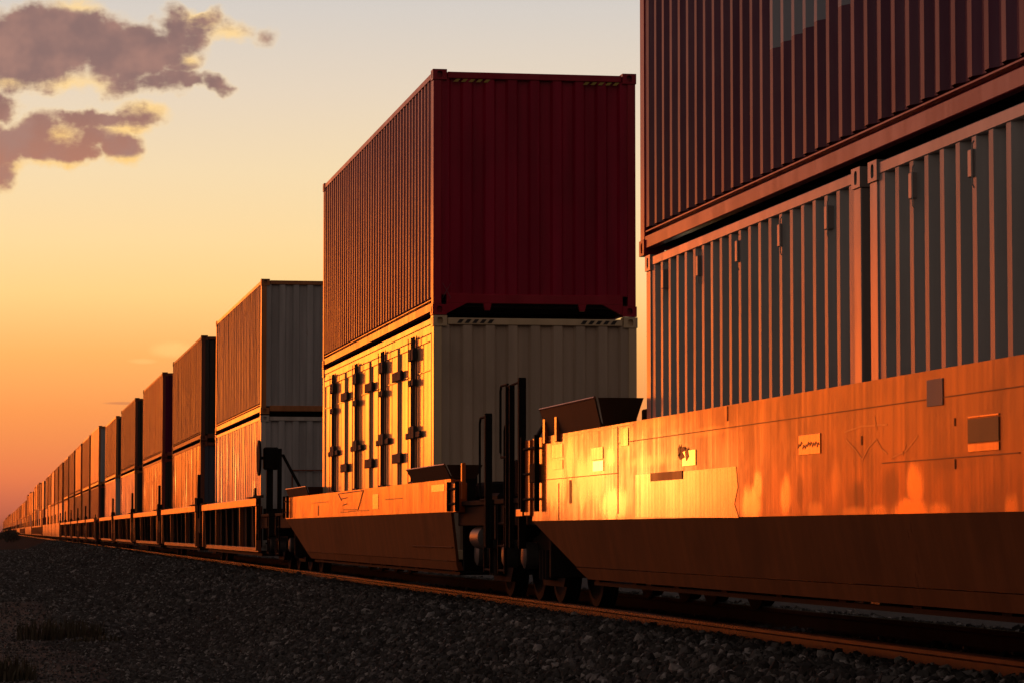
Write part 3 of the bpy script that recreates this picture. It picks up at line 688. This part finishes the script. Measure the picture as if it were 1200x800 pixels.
def platform(parent, y0, y1, zd=.98, side_x=1.40):
    """end platform between the well and the coupler (dir = towards the coupler at y1)"""
    a, b = min(y0, y1), max(y0, y1)
    d = MB(); d.box(-side_x, side_x, a+.03, b, zd-.05, zd, .006); d.box(-.35, .35, a, b, .62, zd-.051, .01)
    for sx in (-1, 1): d.box(*sorted((sx*1.18, sx*1.36)), a+.02, b-.02, zd-.26, zd-.052, .008)
    e = y1-.10 if y1 > y0 else y1
    d.box(-side_x, side_x, e, e+.10, zd-.40, zd-.053, .01)
    pl = d.build('end_platform', M_black, parent)
    sg = 1 if y1 > y0 else -1
    cp = MB(); cp.box(-.09, .09, *sorted((y1+sg*.003, y1+sg*.42)), .74, .92, .01); cp.box(-.17, .14, *sorted((y1+sg*.42, y1+sg*.72)), .68, .98, .03); cp.build('coupler', M_black, parent)
    for sx in (-1, 1):
        st = MB(); x = sx*(side_x-.03)
        for dz in (.28, .52, .74): st.tube([(x, y1-sg*.5, dz), (x, y1-sg*.12, dz)], .013, 6)
        for yy in (y1-sg*.5, y1-sg*.12): st.box(x-.015, x+.015, yy-.015, yy+.015, .25, zd-.054)
        st.build('step', M_black, parent)
    return pl
def well_wagon(label, y0, L, ztop, zfold, zbot, d0, d1, seed, m_side, plat0=2.4, plat1=2.4):
    t = thing('well_wagon', label, 'freight wagon', (XC, y0, 0), 'well wagons of the train')
    for sx in (-1, 1):
        s_ = side_grid(0, L, zfold+.002, ztop, XS, .0008, seed)
        if sx > 0: s_.v = [(-x, y, z) for x, y, z in s_.v]
        o = s_.build('side_panel', m_side, t)
        ch_ = MB(); ch_.box(*sorted((sx*1.402, sx*1.30)), .02, L-.02, ztop-.07, ztop-.006, .006); ch_.build('top_chord', M_orange, t)
        # lower panel leans in under the fold; its ends are cut back diagonally
        xb = 1.439-.085; zq = zbot+.10
        lp = MB(); th = .03
        f = (zfold-zq)/(zfold-zbot); ya0, ya1 = d0*f, L-d1*f
        top, bot = [(1.439, .0), (1.439, L)], [(xb, ya0), (xb, ya1)]
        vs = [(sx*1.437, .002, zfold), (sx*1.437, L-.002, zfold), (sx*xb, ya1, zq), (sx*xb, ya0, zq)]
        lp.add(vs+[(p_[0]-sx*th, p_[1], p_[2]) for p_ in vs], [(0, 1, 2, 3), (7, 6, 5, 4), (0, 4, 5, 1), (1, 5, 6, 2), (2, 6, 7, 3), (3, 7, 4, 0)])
        lp.build('lower_panel', M_orangeshade, t)
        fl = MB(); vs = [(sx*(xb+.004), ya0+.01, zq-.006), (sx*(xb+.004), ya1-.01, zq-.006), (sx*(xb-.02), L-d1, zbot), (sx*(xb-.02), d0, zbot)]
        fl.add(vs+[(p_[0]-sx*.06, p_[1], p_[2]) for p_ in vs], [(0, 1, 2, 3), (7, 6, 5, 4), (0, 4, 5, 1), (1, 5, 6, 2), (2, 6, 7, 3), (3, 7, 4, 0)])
        fl.build('bottom_flange', M_orangeshade, t)
    fl = MB(); fl.box(-1.28, 1.28, max(d0, .4), L-max(d1, .4), zbot-.05, zbot-.02)
    k = max(d0, .5)+.2
    while k < L-max(d1, .5): fl.box(-1.28, 1.28, k, k+.16, zbot-.019, zbot+.03); k += 1.5
    fl.build('floor', M_black, t)
    for (ya, yb) in ((.04, .12), (L-.12, L-.04)):
        MB().box(-1.29, 1.29, ya, yb, .24, ztop-.09, .01).build('bulkhead', M_black, t)
    for (ya, yb, dd) in ((.0, -plat0, d0), (L, L+plat1, d1)):
        platform(t, ya, yb)
        sg = 1 if yb > ya else -1
        truck(t, ya+sg*1.05)
    return t
# near wagon A
A0, AL = 6.6, 27.42-6.6
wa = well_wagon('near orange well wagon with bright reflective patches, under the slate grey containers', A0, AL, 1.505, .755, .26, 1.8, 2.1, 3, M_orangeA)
B0, BL = 32.46, 51.22-32.46
wb = well_wagon('orange well wagon with a scratched outline on its side, under the cream container', B0, BL, 1.225, .87, .24, .18, 3.2, 8, M_orange)
def plate(t, y0, ya, yb, za, zb, name, mat, th=.003, x=XS, n=1, amp=.0):
    mb = MB(); a, b = sorted((ya, yb)); mb.box(x-th-.002, x-.0015, a-y0, b-y0, min(za, zb), max(za, zb), .001); return mb.build(name, mat, t)
plate(wa, A0, 24.62, 24.14, 1.345, 1.245, 'reflector_plate', M_patch)
plate(wa, A0, 24.55, 24.12, 1.235, 1.150, 'reflector_plate', M_smooth)
plate(wa, A0, 23.42, 23.14, 1.465, 1.325, 'reflector_plate', M_patch)
plate(wa, A0, 21.25, 20.84, 1.235, 1.125, 'reflector_plate', M_smooth)
plate(wa, A0, 18.06, 17.57, 1.245, 1.125, 'torn_notice', M_patch)
plate(wa, A0, 15.46, 15.19, 1.455, 1.315, 'grey_plate', M_plate)
plate(wa, A0, 14.78, 14.30, 1.225, 1.105, 'data_plate', M_olive)
plate(wa, A0, 14.78, 14.30, 1.240, 1.230, 'data_plate_edge', M_patch); plate(wa, A0, 14.78, 14.30, 1.10, 1.06, 'data_plate_edge', M_patch)

def on_side(u, v, x=4.85):
    d = pdir(u, v); k = x/d.x; return k*d.y, EYE+k*d.z
def flame(t, y0, pts, name='bright_patch', mat=None, th=.0026):
    q = [on_side(u, v) for u, v in pts]; mb = MB(); mb.prism([(y-y0, z) for y, z in q], 'x', XS-th, XS-.0015); return mb.build(name, mat or M_patch, t)
flame(wa, A0, [(745, 605.5), (745, 556), (800, 552), (840, 548), (863, 546), (865, 570), (861, 590), (866, 606)])  # smooth patch whose reflected sun glow is partly put into its colour
for ln in (((992, 515), (1003, 527), (1011, 538), (1018, 524), (1027, 514), (1034, 526), (1040, 531)), ((1025, 487), (1028, 503)), ((1045, 536), (1062, 528), (1076, 510)), ((990, 506), (1010, 499), (1040, 497)), ((1058, 534), (1062, 520)), ((640, 517), (690, 505), (742, 497))):
    mb = MB(); q = [on_side(u, v) for u, v in ln]; w_ = .005
    for (ya_, za_), (yb_, zb_) in zip(q[:-1], q[1:]):
        x_ = XS-.0017; dd = Vector((yb_-ya_, zb_-za_)).normalized(); n_ = Vector((-dd.y, dd.x))*w_
        mb.add([(x_, ya_-A0+n_.x, za_+n_.y), (x_, yb_-A0+n_.x, zb_+n_.y), (x_, yb_-A0-n_.x, zb_-n_.y), (x_, ya_-A0-n_.x, za_-n_.y)], [(0, 1, 2, 3)])
    mb.build('scratch_mark', M_scratch, wa)
plate(wa, A0, 26.4, 25.9, 1.42, 1.30, 'bright_patch', M_patch); plate(wa, A0, 26.4, 25.9, 1.28, 1.20, 'bright_patch', M_patch)
plate(wa, A0, 25.6, 25.52, 1.1, .9, 'grab_iron', M_rust)
# torn paper shreds on the notices, dark smudge below the first reflector
sh = MB(); random.seed(3)
for k in range(9):
    y = 17.58+.055*k-A0; zz = 1.185+random.uniform(-.012, .012); sh.prism([(y, zz), (y+.03, zz+.014), (y+.06, zz-.004), (y+.055, zz-.016), (y+.028, zz-.002)], 'x', XS-.007, XS-.0055)
sh.build('torn_strip', M_rust, wa)
sh = MB()
for (y, z, a, b) in ((21.28, 1.20, .11, .03), (21.22, 1.245, .09, .02), (21.10, 1.21, .06, .05), (21.34, 1.235, .05, .05)):
    y -= A0; sh = MB(); sh.prism([(y-a, z-b*.4), (y-a*.2, z+b), (y+a, z+b*.3), (y+a*.3, z-b)], 'x', XS-.0078, XS-.0058)
    sh.build('torn_strip', M_rust, wa)
plate(wa, A0, 22.32, 21.25, 1.095, 1.035, 'dark_smear', M_rust, th=.0055)
# weld seams and small cut-outs
sm = MB()
for (y, za, zb) in ((23.55, .80, 1.49), (19.9, 1.40, 1.50), (16.7, 1.15, 1.2), (26.1, .76, 1.08), (15.0, .98, 1.03), (15.0, 1.2, 1.24)): MB().box(XS-.004, XS-.001, y-A0-.006, y-A0+.006, za, zb).build('weld_seam', M_rust, wa)
for (ya, yb, z) in ((14, 16.3, 1.035), (23.6, 27.3, 1.117), (8, 23.5, 1.352)): MB().box(XS-.004, XS-.001, ya-A0, yb-A0, z, z+.006).build('weld_seam', M_rust, wa)
# ladder frame, handrails, hose and guides at the far end of wagon A
ladder(wa, XS-.035, 27.0-A0, 27.72-A0, .84, 1.53, 3)
bx = MB(); bx.box(XS-.05, XS-.006, 27.06-A0, 27.30-A0, 1.10, 1.27, .004); bx.build('latch_box', M_black, wa)
MB().box(XS-.02, XS+.12, 27.44-A0, 27.75-A0, .80, 1.50, .01).build('corner_post', M_orange, wa)
MB().box(XS-.02, XS+.002, 27.85-A0, 28.2-A0, .80, .87, .004).build('step_plate', M_orange, wa)
for y in (26.62, 26.05): MB().box(XS-.03, XS-.003, y-A0, y+.10-A0, 1.44, 1.66, .004).build('guard_stay', M_orange, wa)
guard(wa, 24.30-A0, 26.72-A0, 1.507, up=.235, lean=.065)
MB().box(XS+.34, XS+.62, 23.85-A0, 24.25-A0, 1.46, 1.65, .01).build('twistlock_housing', M_black, wa)
PA = AL
for (y, zt, r) in ((28.15, 2.10, .035), (28.72, 2.06, .025), (28.95, 2.06, .022)):
    MB().box(XS+.03-r, XS+.03+r, y-A0-r, y-A0+r, .5, zt, .006).build('handrail_post', M_black, wa)
handrail(wa, loop(XS+.03, 28.95-A0, 29.38-A0, 1.38, 2.075), .012)
handrail(wa, [(XS+.03, 28.15-A0, 2.07), (XS+.03, 28.95-A0, 2.05)], .012)
handrail(wa, loop(XS+.03, 28.95-A0, 29.14-A0, .9, 1.68), .011)
hs = [(-1.34+.42*(1-math.cos(a))*.5*1.5, 28.0-A0-.2*math.sin(a), 1.35+.42*math.sin(a)) for a in [math.pi*k/16 for k in range(17)]]
MB().tube(hs, .022, 8).build('brake_hose', M_hose, wa, True)
mb = MB()
for (x0, x1, y0, y1, z0, z1) in ((-1.30, -.60, 27.6, 28.5, 1.0, 1.52), (-1.36, -.9, 28.5, 29.0, 1.0, 1.35), (-.3, .5, 28.0, 28.8, 1.0, 1.3)): mb.box(x0, x1, y0-A0, y1-A0, z0, z1, .03)
mb.build('brake_equipment', M_black, wa)
# wagon B, near end
ladder(wb, XS-.035, 31.78-B0, 32.36-B0, .875, 1.19, 2)
MB().box(XS-.01, XS+.03, 31.60-B0, 31.68-B0, 1.0, 1.38, .004).build('handrail_post', M_orange, wb)
MB().box(XS-.02, XS+.10, 31.95-B0, 32.42-B0, .86, 1.18, .01).build('corner_post', M_orange, wb)
for (y, zt, r) in ((30.12, 1.84, .035),):
    MB().box(XS+.03-r, XS+.03+r, y-B0-r, y-B0+r, .5, zt, .006).build('handrail_post', M_black, wb)
handrail(wb, loop(XS+.03, 30.12-B0, 30.66-B0, .98, 1.81), .012)
guard(wb, 32.55-B0, 35.5-B0, 1.227, up=.15, lean=.08)
guard(wb, 47.6-B0, 50.8-B0, 1.227, up=.13, lean=.05)
MB().box(XS+.33, XS+.60, 34.4-B0, 35.1-B0, 1.13, 1.30, .01).build('twistlock_housing', M_black, wb)
ladder(wb, XS-.035, 50.55-B0, 51.15-B0, .885, 1.25, 2)
rs = MB(); rs.lathe([(-.30, .09), (-.29, .12), (.25, .12), (.27, .08)], (-1.25, 31.35-B0, .60), 'y', 24); rs.build('air_reservoir', M_steel, wb, True)
mb = MB()
for (x0, x1, y0, y1, z0, z1) in ((-1.2, -.5, 31.2, 32.3, 1.0, 1.18), (-1.3, -.95, 30.2, 30.9, .7, 1.05), (.0, .8, 31, 32, 1.0, 1.25)): mb.box(x0, x1, y0-B0, y1-B0, z0, z1, .03)
mb.build('brake_equipment', M_black, wb)
# outline scratched on wagon B's side, with a smear under it
sc = MB()
for (a, b) in (((43.26, 1.195), (40.30, 1.205)), ((40.30, 1.205), (40.9, .955)), ((40.9, .955), (42.6, .965)), ((43.26, 1.19), (42.9, 1.10)), ((42.9, 1.12), (42.2, 1.13)), ((42.7, 1.03), (42.2, 1.045))):
    p0, p1 = Vector((XS-.003, a[0]-B0, a[1])), Vector((XS-.003, b[0]-B0, b[1])); sc.tube([p0, p1], .006, 5)
sc.build('scratched_outline', M_rust, wb)
sc = MB()
for (ya, yb, z) in ((43.0, 42.0, .925), (42.0, 39.7, .932), (47, 44.6, 1.09), (38, 36.4, 1.055)): MB().box(XS-.004, XS-.001, yb-B0, ya-B0, z, z+.012).build('scrape_mark', M_rust, wb)
MB().box(XS-.004, XS-.001, 45.95-B0, 46.05-B0, .90, 1.05).build('scrape_mark', M_rust, wb)
hd = MB(); p_ = [(XS+.075+.01, 3.6, .36), (XS+.075+.01, 1.2, .36)]
hd.tube([(-1.385, .25, .49), (-1.385, 3.4, .49)], .008, 6); hd.build('grab_iron', M_orangeshade, wb)
plate(wb, B0, 33.9, 32.9, 1.18, 1.10, 'bright_patch', M_patch); plate(wb, B0, 39.3, 38.7, 1.14, .95, 'bright_patch', M_patch, th=.0022)

# truss wagons: open sides with posts under a lit top chord
def truss_unit(L, end0=None, end1=None, nst=9):
    t = thing('truss_wagon', 'x', 'freight wagon', (XC, 0, 0), 'truss sided well wagons')
    zt, zc = 1.29, 1.14
    for sx in (-1, 1):
        c = MB(); c.box(*sorted((sx*1.44, sx*1.34)), 0, L, zc, zt, .008); c.build('top_chord', M_truss, t)
        b = MB(); b.box(*sorted((sx*1.36, sx*1.30)), .35, L-.35, .27, .36, .006); b.build('bottom_chord', M_truss, t)
        q = MB(); q.box(*sorted((sx*1.325, sx*1.305)), .1, L-.1, .362, zc-.003); q.build('inner_sheet', M_black, t)
        for y in (.08, L-.24): MB().box(*sorted((sx*1.425, sx*1.328)), y, y+.16, .362 if False else .30, zc-.004, .006).build('end_post', M_truss, t)
        for k in range(nst):
            y = .9+(L-1.8)*k/(nst-1); wide = k % 4 == 0
            p_ = MB(); w = .10 if wide else .03
            p_.prism([(sx*1.40, .363), (sx*1.328, .363), (sx*1.328, zc-.004), (sx*(1.43 if wide else 1.41), zc-.004)], 'y', y-w, y+w)
            p_.build('side_post', M_truss if k % 4 == 2 else M_black, t)  # most posts black: their shade is put into the colour
    f = MB(); f.box(-1.29, 1.29, .3, L-.3, .20, .25); f.build('floor', M_black, t)
    for y in (.05, L-.11): MB().box(-1.29, 1.29, y, y+.06, .5, zc-.05).build('bulkhead', M_black, t)
    g_ = MB(); g_.prism([(XS-.045, zt+.003), (XS+.16, zt+.003), (XS+.16, zt+.06), (XS-.05, zt+.02)], 'y', .15, 1.6); g_.build('guard_plate', M_darkbrown, t)
    g_ = MB(); g_.prism([(XS-.045, zt+.003), (XS+.16, zt+.003), (XS+.16, zt+.06), (XS-.05, zt+.02)], 'y', L-1.3, L-.1); g_.build('guard_plate', M_darkbrown, t)
    cl = MB(); cl.prism([(1.3, zt+.004), (1.7, zt+.004), (1.62, zt+.12), (1.56, zt+.21), (1.50, zt+.12)], 'x', XS+.10, XS+.14); cl.build('container_stop', M_black, t)
    return t
def joint(t, y, pole=True):
    """shared truck and stanchion at an articulation; y in the unit's own coordinates"""
    truck(t, y)
    d = MB(); d.box(-1.3, 1.3, y-.62, y+.62, .86, .98, .01); d.box(-1.42, -1.2, y-.5, y+.5, .62, 1.30, .02); d.build('articulation_platform', M_black, t)
    if pole:
        p_ = MB(); p_.box(XS-.02, XS+.05, y-.05, y+.05, .98, 2.02, .006); p_.box(XS-.05, XS+.10, y-.16, y+.16, 1.30, 1.46, .02); p_.build('stanchion', M_black, t)
span = {0: (57.15, 72.2), 1: (74.6, 89.8), 2: (92.2, 107.6), 3: (110.0, 125.4), 4: (127.8, 142.4)}
tl = ['truss sided wagon with the brake wheel at its near end, under pale grey containers', 'truss sided wagon carrying the rust brown container with the black end', 'truss sided wagon carrying the red brown container with the purple end', 'truss sided wagon under the plain brown and cream containers', 'last truss sided wagon before the grey ended yellow container']
u0 = truss_unit(15.05)
arts = [73.4, 91.0, 108.8, 126.6]
proto_u = None
for i in range(5):
    a, b = span[i]
    t = u0 if i == 0 else copy_tree(u0)
    t.location = (XC, a, 0); tag(t, tl[i]); t.scale.y = (b-a)/15.05 if i else 1
for i, ch_ in enumerate([o for o in bpy.data.objects if o.name.startswith('truss_wagon')]): pass
units = [o for o in bpy.data.objects if o.type == 'EMPTY' and o.name.startswith('truss_wagon')]
units.sort(key=lambda o: o.location.y)
joint(units[0], arts[0]-span[0][0])
jt = [o for o in units[0].children if o.name.split('.')[0] in ('truck', 'articulation_platform', 'stanchion')]
for i in (1, 2, 3):
    for o in jt:
        c = copy_tree(o, units[i]); c.location.y = (arts[i]-span[i][0])/units[i].scale.y-(arts[0]-span[0][0]); 
platform(units[0], 0, -2.3); truck(units[0], -1.05)
bw = MB(); cx, cy, cz = -1.40, 57.3-57.15-.35, 2.03
bw.lathe([(-.02, .30), (-.02, .33), (.02, .33), (.02, .30)], (cx, cy, cz), 'x', 32)
for k in range(4):
    a = k*math.pi/2+.4; bw.tube([(cx, cy, cz), (cx, cy+.31*math.cos(a), cz+.31*math.sin(a))], .015, 6)
bw.tube([(cx, cy, cz), (cx+.2, cy, cz)], .03, 8)
bw.build('brake_wheel', M_black, units[0], True)
bs_ = MB(); bs_.box(cx+.08, cx+.36, cy-.12, cy+.12, cz-.22, cz+.2, .03); bs_.box(cx+.14, cx+.26, cy-.06, cy+.06, .99, cz-.22, .01); bs_.box(cx+.32, cx+.40, cy-.3, cy-.22, .99, 2.2, .01)
bs_.prism([(cx+.40, 2.1), (cx+.46, 2.1), (cx+1.0, 1.1), (cx+.94, 1.1)], 'y', cy-.1, cy-.05)
bs_.build('brake_stand', M_black, units[0])
ladder(units[0], XS+.02, -.55, -.15, .5, 1.28, 3)
# second rake of short units, then the far rakes
s0 = truss_unit(13.2, nst=8); s0.name = 'short_truss_wagon'
sh_label = ['short truss wagon under the bright yellow grey ended container', 'short truss wagon, second of the distant rake', 'short truss wagon, third of the distant rake', 'short truss wagon, fourth of the distant rake', 'short truss wagon, last of the distant rake']
joint(s0, 14.1)
for i, y in enumerate(YH):
    t = s0 if i == 0 else copy_tree(s0)
    t.location = (XC, y-.5, 0); tag(t, sh_label[i], 'freight wagon', 'short truss wagons of the distant rake')
def far_wagon(style):
    mb = MB(); L = 14.0
    mb.box(XS, -1.26, 0, L, 1.14, 1.29); mb.box(XS+.02, -1.26, .3, L-.3, .26, .36)
    if style: mb.box(XS+.01, -1.26, 0, L, .361, 1.139)
    else:
        for k in range(7): mb.box(XS+.01, -1.26, .2+k*(L-.6)/6, .45+k*(L-.6)/6, .361, 1.139)
    mb.box(1.3, 1.43, 0, L, .26, 1.29)
    mb.cur = 1
    mb.box(-1.2, 1.2, 0, L, .2, .25); mb.box(XS+.1, -XS-.1, L+.1, L+1.3, .15, 1.0); mb.box(XS, XS+.08, L+.6, L+.7, 1.01, 2.0)
    return mb.build('well_wagon', [M_truss, M_black])
fw = [far_wagon(0), far_wagon(1)]; usedw = set()
for i, (y, up) in enumerate(FAR):
    pr = fw[(i//5+1) % 2]
    if id(pr) in usedw: o = pr.copy(); col.objects.link(o)
    else: o = pr; usedw.add(id(pr))
    o.location = (XC, y-.9, 0)
    tag(o, 'tiny far-off well wagon under the receding stacks at the far end of the train', 'freight wagon', 'tiny far-off wagons at the far end')

# ------------------------------------------------------------------ track
prof = [(-.0365, -.032), (-.0365, -.010), (-.031, -.002), (-.022, 0), (.022, 0), (.031, -.002), (.0365, -.010), (.0365, -.032), (.010, -.046), (.009, -.135), (.02, -.150), (.075, -.163), (.075, -.175), (-.075, -.175), (-.075, -.163), (-.02, -.150), (-.009, -.135), (-.010, -.046)]
for sx, lb in ((-1, 'near rail of the track, its side catching orange light at the left'), (1, 'far rail of the track, mostly hidden under the wagons')):
    mb = MB(); mb.prism(prof, 'y', 5, 2500); o = mb.build('rail', M_rail if sx < 0 else M_farrail); o.location = (XC+sx*.754, 0, -.035); tag(o, lb, 'rail')
    an = MB(); k = 16.0
    while k < 240: an.box(-.072, -.018, k, k+.035, -.158, -.138, .004); k += 1.08*random.choice((1, 1, 2))
    an.build('rail_anchor', M_steel, o)['kind'] = 'stuff'
sl0 = MB().box(-1.3, 1.3, -.115, .115, -.36, -.186, .012).build('sleeper', M_wood)
for sx in (-1, 1): MB().box(sx*.754-.17, sx*.754+.17, -.09, .09, -.185, -.1765, .002).build('tie_plate', M_steel, sl0)
for k in range(230):
    o = sl0 if k == 0 else copy_tree(sl0)
    o.location = (XC+random.uniform(-.03, .03), 15+.54*k+random.uniform(-.03, .03), -.035); o.rotation_euler.z = random.uniform(-.012, .012)
    tag(o, 'dark timber sleeper lying in the ballast under the rails', 'sleeper', 'timber sleepers under the rails')
mb = MB()
for k in range(500): mb.box(XC-1.3, XC+1.3, 139.3+.54*k-.115, 139.3+.54*k+.115, -.40, -.221)
tag(mb.build('distant_sleepers', M_wood), 'distant timber sleepers running on under the train', 'sleepers', kind='stuff')

# ------------------------------------------------------------------ ground
def gz(x, y=0):
    d = abs(x-XC)
    if d < .66: z = -.245
    elif d < .88: z = -.245+(d-.66)/.22*.09
    elif d < 1.75: z = -.155
    elif d < 3.6: z = -.155-(d-1.75)*.40
    else: z = -.89-min(.35, (d-3.6)*.025)
    return z+(.05*mnoise.noise(Vector((x*.35, y*.22, 0))) if d > 2.0 and abs(x) < 40 and abs(y) < 400 else 0)
xs = sorted(set([-3000, -1200, -500, -200, -90, -50, -30, -20]+[x*.5 for x in range(-28, 32)]+[XC-1.75, XC+1.75, XC-.88, XC-.66, XC+.66, XC+.88, XC-3.6, XC+3.6]+[20, 30, 50, 90, 200, 500, 1200, 3000]))
ys = [-300, -100, -40]+[k*1.0 for k in range(-20, 120)]+[120*1.06**k for k in range(0, 70)]
ys = [y for y in ys if y < 6500]+[7000]
vs = [(x, y, gz(x, y)) for y in ys for x in xs]; n = len(xs)
fs = [(j*n+i, j*n+i+1, (j+1)*n+i+1, (j+1)*n+i) for j in range(len(ys)-1) for i in range(n-1)]
g_ = MB().add(vs, fs).build('ground', M_ground, fix=False, smooth=True); tag(g_, kind='structure')

# ballast stones: instanced on points (stuff)
stones = bpy.data.collections.new('stone_shapes')
for k in range(7):
    bm = bmesh.new(); bmesh.ops.create_icosphere(bm, subdivisions=1, radius=.5)
    for v in bm.verts:
        v.co *= 1+.55*mnoise.noise(v.co*1.7+Vector((k*5.1, 0, 0))); v.co.x *= 1+.25*math.sin(k); v.co.z *= .72
    me = bpy.data.meshes.new('stone'); bm.to_mesh(me); bm.free(); me.materials.append(M_stone)
    o = bpy.data.objects.new('stone', me); stones.objects.link(o)
P = []; S = []
def scatter(y0, y1, dens, s0, s1, x0=-1.2, x1=XC+2.6):
    n = int((y1-y0)*(x1-x0)*dens); x = rng.uniform(x0, x1, n); y = rng.uniform(y0, y1, n)
    for a, b in zip(x, y):
        s_ = random.uniform(s0, s1)*(1.5 if random.random() < .06 else 1)
        if a < 1.15+.5*mnoise.noise(Vector((a*.5, b*.12, 9))) and b < 70:
            if random.random() < .80: continue
            s_ *= random.uniform(.3, .7)
        inn = abs(a-XC) < 1.75
        if .70 < abs(a-XC) < .82: continue
        P.append((a, b, gz(a, b)+s_*.12+(random.uniform(-.015, .022) if inn else 0))); S.append(s_)
scatter(15, 50, 430, .035, .078)
scatter(50, 110, 130, .05, .10, -.8)
scatter(110, 260, 22, .07, .16, -.6)
me = bpy.data.meshes.new('gravel'); me.vertices.add(len(P)); me.vertices.foreach_set('co', np.array(P, 'f').ravel())
at = me.attributes.new('size', 'FLOAT', 'POINT'); at.data.foreach_set('value', np.array(S, 'f'))
gv = bpy.data.objects.new('gravel', me); col.objects.link(gv); tag(gv, 'dark loose ballast stones on the slope beside the track', 'gravel', kind='stuff')
ng = bpy.data.node_groups.new('gravel_scatter', 'GeometryNodeTree'); ng.interface.new_socket('Geometry', in_out='INPUT', socket_type='NodeSocketGeometry'); ng.interface.new_socket('Geometry', in_out='OUTPUT', socket_type='NodeSocketGeometry')
N = ng.nodes; gi = N.new('NodeGroupInput'); go = N.new('NodeGroupOutput'); ip = N.new('GeometryNodeInstanceOnPoints'); ci = N.new('GeometryNodeCollectionInfo')
ci.inputs['Collection'].default_value = stones; ci.inputs['Separate Children'].default_value = True; ci.inputs['Reset Children'].default_value = True
rv = N.new('FunctionNodeRandomValue'); rv.data_type = 'FLOAT_VECTOR'; rv.inputs[0].default_value = (0, 0, 0); rv.inputs[1].default_value = (6.28, 6.28, 6.28)
na = N.new('GeometryNodeInputNamedAttribute'); na.data_type = 'FLOAT'; na.inputs['Name'].default_value = 'size'
ip.inputs['Pick Instance'].default_value = True
lk = ng.links.new
lk(gi.outputs[0], ip.inputs['Points']); lk(ci.outputs[0], ip.inputs['Instance']); lk(rv.outputs[0], ip.inputs['Rotation']); lk(na.outputs[0], ip.inputs['Scale']); lk(ip.outputs[0], go.inputs[0])
gv.modifiers.new('scatter', 'NODES').node_group = ng

# weeds and far scrub
def weed(label, x, y, h, w, n, seed):
    random.seed(seed); mb = MB(); z0 = gz(x, y)
    for k in range(n):
        a = random.uniform(0, 6.283); r = w*math.sqrt(random.random())*.5; b = random.uniform(0, 6.283); hh_ = h*random.uniform(.35, 1)*(1-.4*r/w)
        px, py = r*math.cos(a), r*math.sin(a); ln = random.uniform(.1, .5)*hh_; t_ = random.uniform(.006, .016)
        m_ = (px+ln*.35*math.cos(b), py+ln*.35*math.sin(b), hh_*.55); e_ = (px+ln*math.cos(b), py+ln*math.sin(b), hh_)
        q = (math.cos(b+1.57)*t_, math.sin(b+1.57)*t_)
        mb.add([(px-q[0], py-q[1], 0), (px+q[0], py+q[1], 0), (m_[0]+q[0], m_[1]+q[1], m_[2]), e_, (m_[0]-q[0], m_[1]-q[1], m_[2])], [(0, 1, 2, 4), (4, 2, 3)])
    o = mb.build('weed_clump', M_weed, fix=False); o.location = (x, y, z0-.01); return tag(o, label, 'weeds', 'weed clumps beside the track')
weed('dark low weed clump in the gravel at lower left', 1.02, 46, .40, 1.3, 420, 1)
weed('weed clump cut off by the lower left corner of the picture', .10, 33.5, .34, .8, 300, 2)
weed('low flat weeds beside the larger clump at lower left', 1.5, 44, .18, .8, 160, 3)
def bush(label, x, y, h, w, seed):
    random.seed(seed); t = thing('scrub_bush', label, 'bush', (x, y, gz(x, y)), 'scrub bushes by the far track'); lf = MB()
    for k in range(900):
        a = random.uniform(0, 6.283); rr = random.random()**.6; ph = random.uniform(-.2, 1.3)
        c = Vector((w*.5*rr*math.cos(a)*math.cos(ph*.6), w*.5*rr*math.sin(a), h*(.12+.8*random.random()**.8*(1-.45*rr)))); s_ = random.uniform(.08, .2)*h*.5
        d1, d2 = Vector((random.gauss(0, 1), random.gauss(0, 1), random.gauss(0, 1))).normalized()*s_, Vector((random.gauss(0, 1), random.gauss(0, 1), random.gauss(0, 1))).normalized()*s_*.6
        lf.add([c, c+d1*.5+d2, c+d1*1.6, c+d1*.5-d2], [(0, 1, 2, 3)])
    lf.build('foliage', M_bush, t, fix=False)
    st = MB()
    for k in range(5): st.tube([(0, 0, 0), (random.uniform(-.3, .3)*w, random.uniform(-.3, .3)*w, h*.7)], .03, 5)
    st.build('stem', M_wood, t)
bush('dark scrub bush in front of the far wagons at left', 2.55, 430, 2.2, 2.6, 1)
bush('lower scrub bush behind the dark one at far left', 2.6, 520, 2.4, 3.4, 2)
bush('scrub bush at the far left edge of the ground', .55, 480, 1.6, 2.4, 3)

# thin evening haze in the air round the whole scene
hz = MB().box(-3200, 3200, -320, 7100, -3.2, 9.5).build('haze', bpy.data.materials.new('evening_haze')); tag(hz, 'thin warm evening haze in the air along the track', 'haze', kind='stuff')
hm = hz.data.materials[0]; hm.use_nodes = True; hn = hm.node_tree.nodes; hn.clear()
ho = hn.new('ShaderNodeOutputMaterial'); hv = hn.new('ShaderNodeVolumePrincipled'); hm.node_tree.links.new(hv.outputs[0], ho.inputs['Volume'])
hv.inputs['Color'].default_value = (.9, .72, .6, 1); hv.inputs['Density'].default_value = .00012; hv.inputs['Anisotropy'].default_value = 0.0

# ------------------------------------------------------------------ render settings
scene.render.engine = 'CYCLES'
scene.view_settings.view_transform = 'Standard'; scene.view_settings.look = 'None'; scene.view_settings.exposure = 0; scene.view_settings.gamma = 1
scene.cycles.max_bounces = 6; scene.cycles.diffuse_bounces = 3; scene.cycles.glossy_bounces = 4
scene.cycles.use_denoising = True; scene.cycles.sample_clamp_indirect = 6
